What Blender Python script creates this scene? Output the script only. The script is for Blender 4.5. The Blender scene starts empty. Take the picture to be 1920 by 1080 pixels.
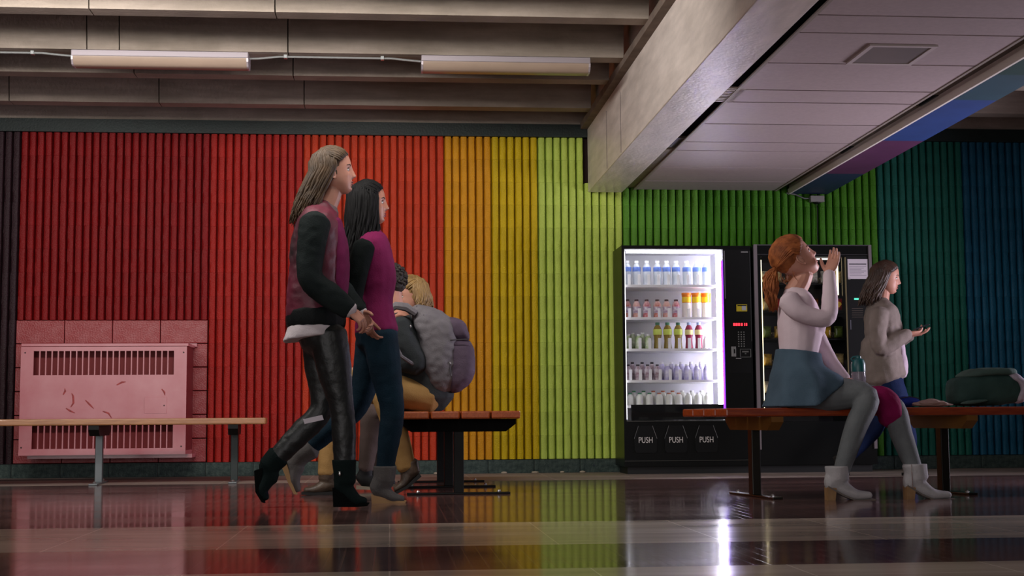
import bpy, bmesh, math, random
from mathutils import Vector, Matrix, noise
PI = math.pi
random.seed(7)
SC = bpy.context.scene
COL = SC.collection

# ---------------------------------------------------------------- camera
FPX = 2600.0
TH, PS, RO, CH = math.atan(243/FPX), math.atan(230/FPX), -0.007, 0.45
FW = Vector((math.sin(PS)*math.cos(TH), math.cos(PS)*math.cos(TH), math.sin(TH)))
R0 = Vector((math.cos(PS), -math.sin(PS), 0)); U0 = R0.cross(FW)
RT = R0*math.cos(RO) + U0*math.sin(RO); UP = RT.cross(FW)
CAM = Vector((0, 0, CH))
cd = bpy.data.cameras.new('camera'); cam = bpy.data.objects.new('camera', cd); COL.objects.link(cam)
cd.sensor_width = 36; cd.lens = FPX/1920*36; cd.clip_end = 200
m = Matrix((RT, UP, -FW)).transposed().to_4x4(); m.translation = CAM
cam.matrix_world = m
SC.camera = cam

# ---------------------------------------------------------------- world, lights, exposure
w = bpy.data.worlds.new('world'); SC.world = w; w.use_nodes = True
w.node_tree.nodes['Background'].inputs[0].default_value = (0.92, 0.86, 0.84, 1)
w.node_tree.nodes['Background'].inputs[1].default_value = 0.24
SC.view_settings.view_transform = 'Standard'; SC.view_settings.look = 'None'
SC.view_settings.exposure = 0.0; SC.view_settings.gamma = 1.0; SC.view_settings.use_curve_mapping = False

def area(name, loc, target, sx, sy, power, color):
    l = bpy.data.lights.new(name, 'AREA'); l.shape = 'RECTANGLE'; l.size = sx; l.size_y = sy
    l.energy = power; l.color = color
    o = bpy.data.objects.new(name, l); COL.objects.link(o); o.location = loc
    o.rotation_euler = (Vector(target)-Vector(loc)).to_track_quat('-Z', 'Y').to_euler()
    return o
area('window_light', (-3.0, -1.5, 1.6), (-0.2, 11.0, 1.7), 6.0, 2.6, 130, (1.0, 0.95, 0.95))
area('unseen_wall_light', (-1.5, 7.0, 2.80), (-0.7, 11.35, 1.1), 4.2, 0.25, 112, (1.0, 0.95, 0.9))  # unseen light added above the frame to brighten wall and beam
rl = area('unseen_side_light', (6.6, 8.6, 0.9), (2.0, 8.3, 1.8), 1.2, 1.4, 95, (0.92, 0.84, 1.0)); rl.data.spread = 2.0  # unseen lavender source off to the right, taken as another vending machine
area('hall_light', (1.2, 1.0, 2.75), (1.2, 5.5, 0.0), 2.4, 0.5, 16, (1.0, 0.93, 0.90))

# ---------------------------------------------------------------- pixel rays to real points
def ray(px, py): return FW*FPX + RT*(px-960) - UP*(py-540)
def at(px, py, Y):
    d = ray(px, py); return CAM + d*(Y/d.y)
def hp(px, py, z=0.0):
    d = ray(px, py); return CAM + d*((z-CH)/d.z)

# ---------------------------------------------------------------- materials
def lin(c):
    return tuple(((v/255)/12.92 if v/255 <= 0.04045 else (((v/255)+0.055)/1.055)**2.4) for v in c)
MATS = {}
def mat(name, rgb, rough=0.6, metal=0.0, var=0.0, vscale=8.0, bump=0.0, bscale=60.0, rnd=0.0, emit=None, estr=0.0, spec=0.5, rgb2=None, stretch=(1, 1, 1), coat=0.0):
    if name in MATS: return MATS[name]
    mt = bpy.data.materials.new(name); mt.use_nodes = True; nt = mt.node_tree; N = nt.nodes; L = nt.links
    b = N['Principled BSDF']; c = lin(rgb)
    b.inputs['Base Color'].default_value = (*c, 1); b.inputs['Roughness'].default_value = rough
    b.inputs['Metallic'].default_value = metal; b.inputs['Specular IOR Level'].default_value = spec
    b.inputs['Coat Weight'].default_value = coat
    tc = N.new('ShaderNodeTexCoord'); mp = N.new('ShaderNodeMapping'); mp.inputs['Scale'].default_value = stretch
    L.new(tc.outputs['Object'], mp.inputs[0])
    if var > 0 or rgb2:
        n = N.new('ShaderNodeTexNoise'); n.inputs['Scale'].default_value = vscale; n.inputs['Detail'].default_value = 6
        L.new(mp.outputs[0], n.inputs['Vector'])
        cr = N.new('ShaderNodeValToRGB'); cr.color_ramp.elements[0].position = 0.35; cr.color_ramp.elements[1].position = 0.68
        c2 = lin(rgb2) if rgb2 else tuple(min(1, v*(1+var)) for v in c)
        c1 = c if rgb2 else tuple(v*(1-var) for v in c)
        cr.color_ramp.elements[0].color = (*c1, 1); cr.color_ramp.elements[1].color = (*c2, 1)
        L.new(n.outputs[0], cr.inputs[0]); out = cr.outputs[0]
        if rnd > 0:
            oi = N.new('ShaderNodeObjectInfo'); mr = N.new('ShaderNodeMapRange')
            mr.inputs[3].default_value = 1-rnd; mr.inputs[4].default_value = 1+rnd
            L.new(oi.outputs['Random'], mr.inputs[0])
            hs = N.new('ShaderNodeHueSaturation'); L.new(mr.outputs[0], hs.inputs['Value']); L.new(out, hs.inputs['Color']); out = hs.outputs[0]
        L.new(out, b.inputs['Base Color'])
    if bump > 0:
        n2 = N.new('ShaderNodeTexNoise'); n2.inputs['Scale'].default_value = bscale; n2.inputs['Detail'].default_value = 5
        L.new(mp.outputs[0], n2.inputs['Vector'])
        bp = N.new('ShaderNodeBump'); bp.inputs['Strength'].default_value = min(1, bump); bp.inputs['Distance'].default_value = 0.01
        L.new(n2.outputs[0], bp.inputs['Height']); L.new(bp.outputs[0], b.inputs['Normal'])
    if emit:
        b.inputs['Emission Color'].default_value = (*emit, 1); b.inputs['Emission Strength'].default_value = estr
    MATS[name] = mt
    return mt

def glass_mat(name, tint=(1, 1, 1), rough=0.02, refl=1.0, milk=0.0):
    if name in MATS: return MATS[name]
    mt = bpy.data.materials.new(name); mt.use_nodes = True; nt = mt.node_tree; N = nt.nodes; L = nt.links
    N.remove(N['Principled BSDF']); o = N['Material Output']
    t = N.new('ShaderNodeBsdfTransparent'); t.inputs[0].default_value = (*tint, 1)
    g = N.new('ShaderNodeBsdfGlossy'); g.inputs['Roughness'].default_value = rough
    f = N.new('ShaderNodeFresnel'); f.inputs[0].default_value = 1.0+0.45*refl
    mx = N.new('ShaderNodeMixShader'); L.new(f.outputs[0], mx.inputs[0]); L.new(t.outputs[0], mx.inputs[1]); L.new(g.outputs[0], mx.inputs[2])
    out = mx.outputs[0]
    if milk > 0:
        df = N.new('ShaderNodeBsdfDiffuse'); df.inputs[0].default_value = (0.5, 0.46, 0.52, 1); m2 = N.new('ShaderNodeMixShader'); m2.inputs[0].default_value = milk
        L.new(out, m2.inputs[1]); L.new(df.outputs[0], m2.inputs[2]); out = m2.outputs[0]
    L.new(out, o.inputs[0]); MATS[name] = mt
    return mt

def concrete_mat(name, rgb, rough=0.75, stain=0.35, boards=True, spec=0.4):
    mt = bpy.data.materials.new(name); mt.use_nodes = True; nt = mt.node_tree; N = nt.nodes; L = nt.links
    b = N['Principled BSDF']; c = lin(rgb); b.inputs['Roughness'].default_value = rough; b.inputs['Specular IOR Level'].default_value = spec
    tc = N.new('ShaderNodeTexCoord')
    n = N.new('ShaderNodeTexNoise'); n.inputs['Scale'].default_value = 1.6; n.inputs['Detail'].default_value = 9; n.inputs['Roughness'].default_value = 0.62
    L.new(tc.outputs['Object'], n.inputs['Vector'])
    cr = N.new('ShaderNodeValToRGB'); e = cr.color_ramp.elements
    e[0].position = 0.3; e[1].position = 0.66
    e[0].color = (c[0]*(1-stain), c[1]*(1-stain), c[2]*(1-stain*1.1), 1); e[1].color = (*c, 1)
    L.new(n.outputs[0], cr.inputs[0])
    mp = N.new('ShaderNodeMapping'); mp.inputs['Scale'].default_value = (1.2, 1.0, 9.0) if boards else (6, 1.2, 6)
    L.new(tc.outputs['Object'], mp.inputs[0])
    n3 = N.new('ShaderNodeTexNoise'); n3.inputs['Scale'].default_value = 3; n3.inputs['Detail'].default_value = 5
    L.new(mp.outputs[0], n3.inputs['Vector'])
    mr = N.new('ShaderNodeMapRange'); mr.inputs[1].default_value = 0.3; mr.inputs[2].default_value = 0.7; mr.inputs[3].default_value = 0.84; mr.inputs[4].default_value = 1.1
    L.new(n3.outputs[0], mr.inputs[0])
    mx = N.new('ShaderNodeMix'); mx.data_type = 'RGBA'; mx.blend_type = 'MULTIPLY'; mx.inputs[0].default_value = 1
    L.new(cr.outputs[0], mx.inputs[6]); L.new(mr.outputs[0], mx.inputs[7]); L.new(mx.outputs[2], b.inputs['Base Color'])
    n2 = N.new('ShaderNodeTexNoise'); n2.inputs['Scale'].default_value = 45; n2.inputs['Detail'].default_value = 6
    L.new(tc.outputs['Object'], n2.inputs['Vector'])
    bp = N.new('ShaderNodeBump'); bp.inputs['Strength'].default_value = 0.35; bp.inputs['Distance'].default_value = 0.008
    L.new(n2.outputs[0], bp.inputs['Height']); L.new(bp.outputs[0], b.inputs['Normal'])
    return mt

def floor_mat(name, rgb, rgb2, rough, tile=(0.05, 0.05), spec=0.5):
    mt = bpy.data.materials.new(name); mt.use_nodes = True; nt = mt.node_tree; N = nt.nodes; L = nt.links
    b = N['Principled BSDF']; b.inputs['Specular IOR Level'].default_value = spec
    tc = N.new('ShaderNodeTexCoord')
    br = N.new('ShaderNodeTexBrick'); br.inputs['Scale'].default_value = 1; br.offset = 0.0
    br.inputs['Brick Width'].default_value = tile[0]; br.inputs['Row Height'].default_value = tile[1]
    br.inputs['Mortar Size'].default_value = 0.0028; br.inputs['Mortar Smooth'].default_value = 0.3
    br.inputs['Color1'].default_value = (*lin(rgb), 1); br.inputs['Color2'].default_value = (*lin(rgb2), 1)
    br.inputs['Mortar'].default_value = (*[v*1.5+0.01 for v in lin(rgb)], 1)
    L.new(tc.outputs['Object'], br.inputs['Vector'])
    n = N.new('ShaderNodeTexNoise'); n.inputs['Scale'].default_value = 1.3; n.inputs['Detail'].default_value = 8
    mp = N.new('ShaderNodeMapping'); mp.inputs['Scale'].default_value = (0.6, 2.2, 1)
    L.new(tc.outputs['Object'], mp.inputs[0]); L.new(mp.outputs[0], n.inputs['Vector'])
    mr = N.new('ShaderNodeMapRange'); mr.inputs[1].default_value = 0.3; mr.inputs[2].default_value = 0.7; mr.inputs[3].default_value = 0.75; mr.inputs[4].default_value = 1.2
    L.new(n.outputs[0], mr.inputs[0])
    mx = N.new('ShaderNodeMix'); mx.data_type = 'RGBA'; mx.blend_type = 'MULTIPLY'; mx.inputs[0].default_value = 1
    L.new(br.outputs[0], mx.inputs[6]); L.new(mr.outputs[0], mx.inputs[7]); L.new(mx.outputs[2], b.inputs['Base Color'])
    rr = N.new('ShaderNodeMapRange'); rr.inputs[1].default_value = 0.3; rr.inputs[2].default_value = 0.7; rr.inputs[3].default_value = rough*0.75; rr.inputs[4].default_value = rough*1.35
    L.new(n.outputs[0], rr.inputs[0]); L.new(rr.outputs[0], b.inputs['Roughness'])
    bp = N.new('ShaderNodeBump'); bp.inputs['Strength'].default_value = 0.2; bp.inputs['Distance'].default_value = 0.0008; bp.invert = True
    L.new(br.outputs['Fac'], bp.inputs['Height'])
    L.new(bp.outputs[0], b.inputs['Normal'])
    return mt

# ---------------------------------------------------------------- mesh helpers
class MB:
    def __init__(s): s.v = []; s.f = []
    def add(s, vs, fs):
        k = len(s.v); s.v += [Vector(p) for p in vs]; s.f += [tuple(i+k for i in f) for f in fs]; return s
    def box(s, x0, x1, y0, y1, z0, z1, M=None, bev=0.0):
        if bev > 0:
            bm = bmesh.new(); bmesh.ops.create_cube(bm, size=1)
            for v in bm.verts: v.co = Vector(((x0+x1)/2+v.co.x*(x1-x0), (y0+y1)/2+v.co.y*(y1-y0), (z0+z1)/2+v.co.z*(z1-z0)))
            bmesh.ops.bevel(bm, geom=bm.edges[:], offset=bev, segments=2, affect='EDGES', profile=0.5)
            bm.verts.index_update()
            vs = [v.co.copy() for v in bm.verts]; fs = [[v.index for v in f.verts] for f in bm.faces]; bm.free()
        else:
            vs = [Vector((x, y, z)) for z in (z0, z1) for y in (y0, y1) for x in (x0, x1)]
            fs = [(0, 2, 3, 1), (4, 5, 7, 6), (0, 1, 5, 4), (2, 6, 7, 3), (0, 4, 6, 2), (1, 3, 7, 5)]
        if M: vs = [M @ v for v in vs]
        return s.add(vs, fs)
    def rings(s, rings, cap=True):
        n = len(rings[0]); vs = [p for r in rings for p in r]; fs = []
        for i in range(len(rings)-1):
            for j in range(n):
                a, b = i*n+j, i*n+(j+1) % n; fs.append((a, b, b+n, a+n))
        if cap: fs.append(tuple(range(n))[::-1]); fs.append(tuple(range((len(rings)-1)*n, len(rings)*n)))
        return s.add(vs, fs)
    def cyl(s, p0, p1, r0, r1=None, n=12):
        return s.tube([p0, p1], [r0, r0 if r1 is None else r1], n)
    def tube(s, pts, rad, n=8, cap=True):
        pts = [Vector(p) for p in pts]
        if not isinstance(rad, (list, tuple)): rad = [rad]*len(pts)
        rings = []; a = None
        for i, p in enumerate(pts):
            t = (pts[min(i+1, len(pts)-1)]-pts[max(i-1, 0)]).normalized()
            if a is None: a = t.orthogonal().normalized()
            a = (a - t*a.dot(t)).normalized(); b = t.cross(a)
            rings.append([p+(a*math.cos(2*PI*j/n)+b*math.sin(2*PI*j/n))*rad[i] for j in range(n)])
        return s.rings(rings, cap)
    def lathe(s, c, prof, n=16, M=None):
        c = Vector(c); rings = [[c+Vector((r*math.cos(2*PI*j/n), r*math.sin(2*PI*j/n), z)) for j in range(n)] for r, z in prof]
        if M: rings = [[M @ p for p in r] for r in rings]
        return s.rings(rings)
    def prism(s, poly, off):
        n = len(poly); off = Vector(off); a = [Vector(p) for p in poly]
        vs = a+[p+off for p in a]; fs = [tuple(range(n))[::-1], tuple(range(n, 2*n))]+[(i, (i+1) % n, (i+1) % n+n, i+n) for i in range(n)]
        return s.add(vs, fs)
    def ell(s, c, r, ax=None, nu=14, nv=9):
        c = Vector(c); ax = ax or (Vector((1, 0, 0)), Vector((0, 1, 0)), Vector((0, 0, 1)))
        rings = []
        for i in range(nv+1):
            t = PI*(0.03+0.94*i/nv)
            rings.append([c+ax[0]*(r[0]*math.sin(t)*math.cos(2*PI*j/nu))+ax[1]*(r[1]*math.sin(t)*math.sin(2*PI*j/nu))-ax[2]*(r[2]*math.cos(t)) for j in range(nu)])
        return s.rings(rings)
    def mesh(s, name, off=Vector((0, 0, 0)), smooth=False):
        me = bpy.data.meshes.new(name); me.from_pydata([v-off for v in s.v], [], s.f)
        bm = bmesh.new(); bm.from_mesh(me); bmesh.ops.recalc_face_normals(bm, faces=bm.faces[:])
        bm.to_mesh(me); bm.free()
        if smooth: smooth_mesh(me)
        return me

def smooth_mesh(me, ang=40):
    me.polygons.foreach_set('use_smooth', [True]*len(me.polygons))
    try: me.set_sharp_from_angle(angle=math.radians(ang))
    except Exception: pass

def link(name, me, m_, parent=None, kind=None):
    o = bpy.data.objects.new(name, me); COL.objects.link(o)
    if m_ is not None:
        if len(me.materials) == 0: me.materials.append(m_)
        else: o.material_slots[0].link = 'OBJECT'; o.material_slots[0].material = m_
    if parent: o.parent = parent
    if kind: o['kind'] = kind
    return o
def root_off(parent):
    off = Vector((0, 0, 0)); p = parent
    while p: off = off+p.location; p = p.parent
    return off
def part(name, mb, m_, parent=None, smooth=False, world=False, label=None, kind=None):
    off = root_off(parent) if world else Vector((0, 0, 0))
    o = link(name, mb.mesh(name, off, smooth), m_, parent, kind)
    if label: o['label'] = label
    return o
def thing(name, label, cat, loc=(0, 0, 0), rz=0.0, group=None):
    o = bpy.data.objects.new(name, None); COL.objects.link(o); o.location = loc; o.rotation_euler = (0, 0, rz)
    o.empty_display_size = 0.1; return tag(o, label, cat, group)
def tag(o, label, cat, group=None):
    o['label'] = label; o['category'] = cat
    if group: o['group'] = group
    return o
def copy_tree(o, parent=None):
    c = o.copy(); COL.objects.link(c); c.parent = parent
    for ch in list(o.children): copy_tree(ch, c)
    return c
def pillow(outline, normal, T, rings=7, power=0.7, jit=0.0):
    """puffy closed solid over a flat outline, with real thickness T along normal"""
    pts = [Vector(p) for p in outline]; c = sum(pts, Vector())/len(pts); nrm = Vector(normal).normalized(); rr = []
    for i in range(-rings, rings+1):
        a = i/rings*PI/2*0.97; k = max(0.0, math.cos(a))**0.55; h = math.copysign(abs(math.sin(a))**power, a)*T/2
        rr.append([c+(p-c)*k+nrm*h+nrm*jit*noise.noise(p*9+nrm*i) for p in pts])
    return MB().rings(rr)
def dense(outline, k=4):
    n = len(outline); o = []
    P = [Vector(p) for p in outline]
    for i in range(n):
        a, b, c, d = P[i-1], P[i], P[(i+1) % n], P[(i+2) % n]
        for j in range(k):
            t = j/k
            o.append(0.5*((2*b)+(c-a)*t+(2*a-5*b+4*c-d)*t*t+(3*b-a-3*c+d)*t**3))
    return o

def bake(mb, voxel, smooth_it=4, cloth=0.0, name='body', seed=0):
    me = bpy.data.meshes.new('t'); me.from_pydata(mb.v, [], mb.f)
    bm = bmesh.new(); bm.from_mesh(me); bmesh.ops.recalc_face_normals(bm, faces=bm.faces[:]); bm.to_mesh(me); bm.free()
    o = bpy.data.objects.new('t', me); COL.objects.link(o)
    r = o.modifiers.new('r', 'REMESH'); r.mode = 'VOXEL'; r.voxel_size = voxel
    s = o.modifiers.new('s', 'SMOOTH'); s.factor = 0.5; s.iterations = smooth_it
    dg = bpy.context.evaluated_depsgraph_get(); ev = o.evaluated_get(dg)
    out = bpy.data.meshes.new_from_object(ev); out.name = name
    bpy.data.objects.remove(o); bpy.data.meshes.remove(me)
    if cloth > 0:
        nn = [v.normal.copy() for v in out.vertices]
        for v, n_ in zip(out.vertices, nn):
            p = v.co; q = Vector((p.x*9, p.y*9, p.z*5+seed))
            f = noise.noise(q)+0.6*noise.noise(Vector((p.x*22+p.z*14, p.y*20, p.z*26-p.x*12+seed)))
            v.co = p+n_*cloth*f
    out.polygons.foreach_set('use_smooth', [True]*len(out.polygons))
    return out
def join_meshes(ms, name):
    bm = bmesh.new()
    for m_ in ms: bm.from_mesh(m_)
    me = bpy.data.meshes.new(name); bm.to_mesh(me); bm.free()
    me.polygons.foreach_set('use_smooth', [True]*len(me.polygons)); me.update()
    return me
def baked(name, me, m_, parent, label=None):
    off = root_off(parent)
    me.transform(Matrix.Translation(-off)); o = link(name, me, m_, parent)
    if label: o['label'] = label
    return o

def cat(pts, k=5):
    """catmull-rom through tuples of floats"""
    out = []; n = len(pts)
    for i in range(n-1):
        a, b, c, d = pts[max(i-1, 0)], pts[i], pts[i+1], pts[min(i+2, n-1)]
        for j in range(k):
            t = j/k
            out.append(tuple(0.5*((2*B)+(Cc-A)*t+(2*A-5*B+4*Cc-D)*t*t+(3*B-A-3*Cc+D)*t**3) for A, B, Cc, D in zip(a, b, c, d)))
    out.append(tuple(pts[-1])); return out
def limb(mb, pts, rad, side=None, k=5, n=16, cap=True, over=0.0):
    """lofted limb; rad is r or (r in the limb plane, r along side)"""
    rows = []
    for p, r in zip(pts, rad):
        rr = r if isinstance(r, tuple) else (r, r); rows.append((p[0], p[1], p[2], rr[0]+over, rr[1]+over))
    rows = cat(rows, k); P = [Vector(q[:3]) for q in rows]; rings = []
    S = Vector(side) if side is not None else None; a = None
    for i, q in enumerate(rows):
        t = (P[min(i+1, len(P)-1)]-P[max(i-1, 0)]).normalized()
        if S is not None: b = (S-t*S.dot(t)).normalized()
        else:
            if a is None: a = t.orthogonal().normalized()
            b = (a-t*a.dot(t)).normalized(); a = b
        c = t.cross(b)
        def ring(pp, k_): return [pp+(c*math.cos(2*PI*j/n)*q[3]+b*math.sin(2*PI*j/n)*q[4])*k_ for j in range(n)]
        if i == 0 and cap: rings.append(ring(P[i]-t*min(q[3], q[4])*0.5, 0.55))
        rings.append(ring(P[i], 1))
        if i == len(rows)-1 and cap: rings.append(ring(P[i]+t*min(q[3], q[4])*0.5, 0.55))
    mb.rings(rings); return mb

# ================================================================ STRUCTURE
D = 11.35
def X(px, py, Y=D): return at(px, py, Y).x
conc = concrete_mat('board_marked_concrete', (160, 147, 136), 0.85, 0.34)
beam_c = concrete_mat('smooth_beam_concrete', (232, 220, 212), 0.33, 0.14, boards=False, spec=0.55)
dark_paint = mat('dark_green_paint', (16, 32, 30), 0.55, var=0.25, bump=0.2)
base_paint = mat('worn_baseboard_paint', (26, 46, 44), 0.7, vscale=30, rgb2=(62, 78, 72), bump=0.5, bscale=80)
black_m = mat('matt_black', (9, 11, 11), 0.5)

# floor
fl = part('floor', MB().box(-8, 9, -3, D+0.2, -0.12, -0.02), mat('concrete_base', (90, 80, 76), 0.8), kind='structure')
fm = floor_mat('brown_quarry_tile', (104, 76, 72), (88, 64, 62), 0.11)
fb = floor_mat('pale_terrazzo_band', (210, 194, 176), (200, 184, 168), 0.15, (0.6, 0.3))
fw_ = floor_mat('worn_floor_strip', (150, 136, 126), (130, 118, 110), 0.6, (0.6, 0.3), spec=0.25)
bands = [('tile_field', -3, 2.55, fm), ('light_band', 2.55, 4.18, fb), ('tile_field', 4.18, 4.96, fm), ('light_band', 4.96, 6.035, fb), ('tile_field', 6.035, 9.98, fm), ('worn_strip', 9.98, D, fw_)]
for n_, a, b_, m_ in bands: part(n_, MB().box(-8, 9, a, b_, -0.02, 0), m_, fl)

# back wall of fluted blocks
wall = part('wall_back', MB().box(-8, 9, D+0.06, D+0.3, 0, 3.5), mat('wall_backing', (50, 30, 26), 0.9), kind='structure')
def flute_block(nr, wd, ht, seed):
    rnd = random.Random(seed); mb = MB(); p = wd/nr; nz = 4
    for k in range(nr):
        x0 = -wd/2+k*p; off = rnd.uniform(-0.0015, 0.0015); rows = []
        for iz in range(nz+1):
            z = -ht/2+0.0004+(ht-0.0008)*iz/nz; jx = rnd.uniform(-0.0016, 0.0016); e = 0.0 if 0 < iz < nz else 0.001
            prof = [(0.0, 0.05), (0.075, 0.05), (0.10, 0.0), (0.17, -0.012), (0.36, -0.016), (0.64, -0.016), (0.83, -0.012), (0.90, 0.0), (0.925, 0.05), (1.0, 0.05)]
            rows.append([Vector((x0+u*p+(jx if 0.1 < u < 0.9 else 0), y+off+(e if y < 0 else 0)+(rnd.uniform(-0.001, 0.001) if y < 0 else 0), z)) for u, y in prof])
        n = len(rows[0]); vs = [q for r in rows for q in r]
        fs = [(i*n+j, i*n+j+1, (i+1)*n+j+1, (i+1)*n+j) for i in range(nz) for j in range(n-1)]
        fs.append(tuple(range(n))[::-1]); fs.append(tuple(range(nz*n, nz*n+n)))
        mb.add(vs, fs)
    return mb
ZB, ZT = 0.112, 2.775; NR = 14; RH = (ZT-ZB)/NR
PAINT = {'maroon': (46, 26, 32), 'crimson': (128, 14, 16), 'red': (158, 28, 20), 'vermilion': (188, 56, 24), 'amber': (206, 142, 18),
         'yellow': (202, 172, 14), 'lime': (188, 210, 92), 'green': (92, 148, 44), 'leaf': (66, 128, 22), 'teal': (22, 96, 82), 'blue': (20, 84, 112)}
def wallpaint(k):
    c = PAINT[k]; return mat('wall_paint_'+k, c, 0.5, var=0.10, vscale=5, bump=0.55, bscale=120, rnd=0.02, spec=0.25)
xc = [X(0, 400)-0.42, -2.97]
segs = []
def cols(x1, n, key, nr=6):
    x0 = xc[-1]
    for i in range(n): segs.append((x0+(x1-x0)*i/n, x0+(x1-x0)*(i+1)/n, key, nr))
    xc.append(x1)
segs.append((-3.35, -2.97, 'maroon', 6))
cols(-1.463, 4, 'crimson'); cols(X(568, 400), 2, 'red'); cols(X(833, 400), 3, 'vermilion'); cols(X(921.5, 400), 1, 'amber')
cols(X(1009, 400), 1, 'yellow'); cols(X(1167, 400), 1, 'lime', 11); cols(X(1310, 400), 2, 'green', 5); cols(X(1645, 400), 4, 'leaf')
cols(4.88, 2, 'teal'); cols(5.66, 2, 'blue')
meshes = {}
def fmesh(nr, v):
    if (nr, v) not in meshes:
        me = flute_block(nr, 0.377*nr/6, RH, nr*10+v).mesh('fluted_block'); smooth_mesh(me, 50); meshes[(nr, v)] = me
    return meshes[(nr, v)]
segs2 = []
for x0, x1, key, nr in segs:
    if nr == 11:
        xm = x0+(x1-x0)*6/11; segs2 += [(x0, xm, key, 6), (xm, x1, key, 5)]
    else: segs2.append((x0, x1, key, nr))
smooth_me = MB().box(-0.186, 0.186, 0, 0.03, -RH/2+0.003, RH/2-0.003, bev=0.004).mesh('smooth_block')
rose = mat('rose_block_paint', (150, 42, 46), 0.36, vscale=14, rgb2=(160, 74, 76), bump=0.4, bscale=90)
RW = 6
for x0, x1, key, nr in segs2:
    cx = (x0+x1)/2
    for r in range(NR):
        z = ZB+RH*(r+0.5)
        if key == 'crimson' and r < RW:
            o = link('smooth_block', smooth_me, rose, wall); o.location = (cx, D-0.004, z); continue
        if 2.3 < cx < 3.9 and r < 8: continue
        if 1.75 < cx < 3.6 and r > 11: continue
        me = fmesh(nr, random.randrange(3))
        o = link('fluted_block', me, wallpaint(key), wall); o.location = (cx, D, z)
        o.scale = ((x1-x0)/(0.377*nr/6), 1, 1)
part('spandrel', MB().box(-8, 9, D-0.02, D+0.03, 2.885, 3.5), conc, wall)
for a, b_ in ((-8, 1.64), (3.66, 9)):
    t_ = part('trim_%d' % (1 if a < 0 else 2), MB().box(a, b_, D-0.035, D+0.03, ZT+0.002, 2.885), dark_paint, kind='structure')
# baseboard, painted plinth blocks
bb = part('baseboard_back', MB().box(-8, 9, D-0.02, D+0.03, 0, 0.11), black_m, kind='structure')
xb = -3.35; bme = MB().box(-0.1865, 0.1865, 0, 0.03, 0.0, 0.108, bev=0.003).mesh('plinth_block')
while xb < 5.6:
    o = link('plinth_block', bme, base_paint, bb); o.location = (xb+0.188, D-0.03, 0); xb += 0.377
# side walls beyond the frame
part('wall_left', MB().box(-8.2, -8, -3, D+0.3, 0, 3.6), mat('side_wall', (110, 60, 55), 0.7), kind='structure')
part('wall_right', MB().box(9, 9.2, -3, D+0.3, 0, 3.6), mat('side_wall_dark', (30, 50, 70), 0.7), kind='structure')

# ceiling: ribbed precast concrete
ceil = part('ceiling', MB().box(-8, 9, -3, D+0.3, 3.36, 3.5), conc, kind='structure')
KZ = 2.889
ribs = [(8.24, [165, 515]), (9.17, [163, 224, 540]), (9.80, [252, 550]), (10.72, [20, 300, 571]), (7.61, []), (6.68, []), (6.05, []), (5.12, []), (4.49, []), (3.56, []), (2.93, [])]
for Y, js in ribs:
    xs = [-8]+[X(j, 80, Y) for j in js]+[1.59]
    for a, b_ in zip(xs[:-1], xs[1:]):
        g = 0.004
        mb = MB().prism([(a+g, Y, KZ), (a+g, Y+0.14, KZ), (a+g, Y+0.2, 3.37), (a+g, Y-0.06, 3.37)], (b_-a-2*g, 0, 0))
        part('concrete_rib', mb, conc, ceil)
    mb = MB().prism([(3.7, Y, KZ), (3.7, Y+0.14, KZ), (3.7, Y+0.2, 3.37), (3.7, Y-0.06, 3.37)], (5.3, 0, 0))
    part('concrete_rib', mb, conc, ceil)
part('bearing_ledge', MB().box(1.585, 1.66, 1.0, D-0.03, 2.845, 2.9), mat('ledge_concrete', (112, 98, 88), 0.9, var=0.2), ceil)
# main beam
bz = at(1102, 361, D).z
beam = part('concrete_beam', MB().box(1.644, 1.93, 0.6, D-0.018, bz, 3.36, bev=0.006), beam_c, ceil)
for px, y0, y1 in ((1137, 208, 318), (1163, 172, 288)):
    d_ = ray(px, y0); p_ = CAM+d_*(1.644/d_.x); d2 = ray(px, y1); q_ = CAM+d2*(1.644/d2.x)
    part('form_joint', MB().box(1.6425, 1.645, p_.y-0.006, p_.y+0.006, min(p_.z, q_.z), max(p_.z, q_.z)), mat('joint_grey', (96, 84, 86), 0.9), ceil)  # thin dark form joint line
# soffit of lay-in panels
HPZ = at(1300, 357, D).z
sof = part('trim_3', MB().box(1.93, 3.6, 1.0, D, HPZ+0.14, HPZ+0.2), black_m, kind='structure')
panel_m = mat('ceiling_panel', (176, 160, 160), 0.5, var=0.05, vscale=40, rnd=0.05, spec=0.5)
def skew(y, y0, x0, y1, x1): return x0+(x1-x0)*(y-y0)/(y1-y0)
pl0 = hp(1196, 351, HPZ); pl1 = hp(1561, 0, HPZ); pr0 = hp(1453, 357, HPZ); pr1 = hp(1892, 85, HPZ)
def xl(y): return skew(y, pl0.y, pl0.x, pl1.y, pl1.x)
def xr(y): return skew(y, pr0.y, pr0.x, pr1.y, pr1.x)
ys = [D-0.02]+[hp(x, y, HPZ).y for y, x in ((339, 1222), (313, 1248), (282, 1271), (266, 1299), (232, 1336), (191, 1371), (168, 1397), (118, 1452), (61, 1511), (28, 1540))]
while ys[-1] > 2: ys.append(ys[-1]-(0.6 if len(ys) % 2 == 0 else 0.31))
for b_, a in zip(ys[:-1], ys[1:]):
    mb = MB().prism([(xl(a), a+0.009, HPZ), (xr(a), a+0.009, HPZ), (xr(b_), b_-0.009, HPZ), (xl(b_), b_-0.009, HPZ)], (0, 0, 0.02))
    part('ceiling_panel', mb, panel_m, sof)
mb = MB()
for f, s_ in ((xl, -1), (xr, 1)):
    a, b_ = 2.0, D-0.02
    mb.prism([(f(a), a, HPZ-0.004), (f(a)+s_*0.018, a, HPZ-0.004), (f(b_)+s_*0.018, b_, HPZ-0.004), (f(b_), b_, HPZ-0.004)], (0, 0, 0.009))
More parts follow.
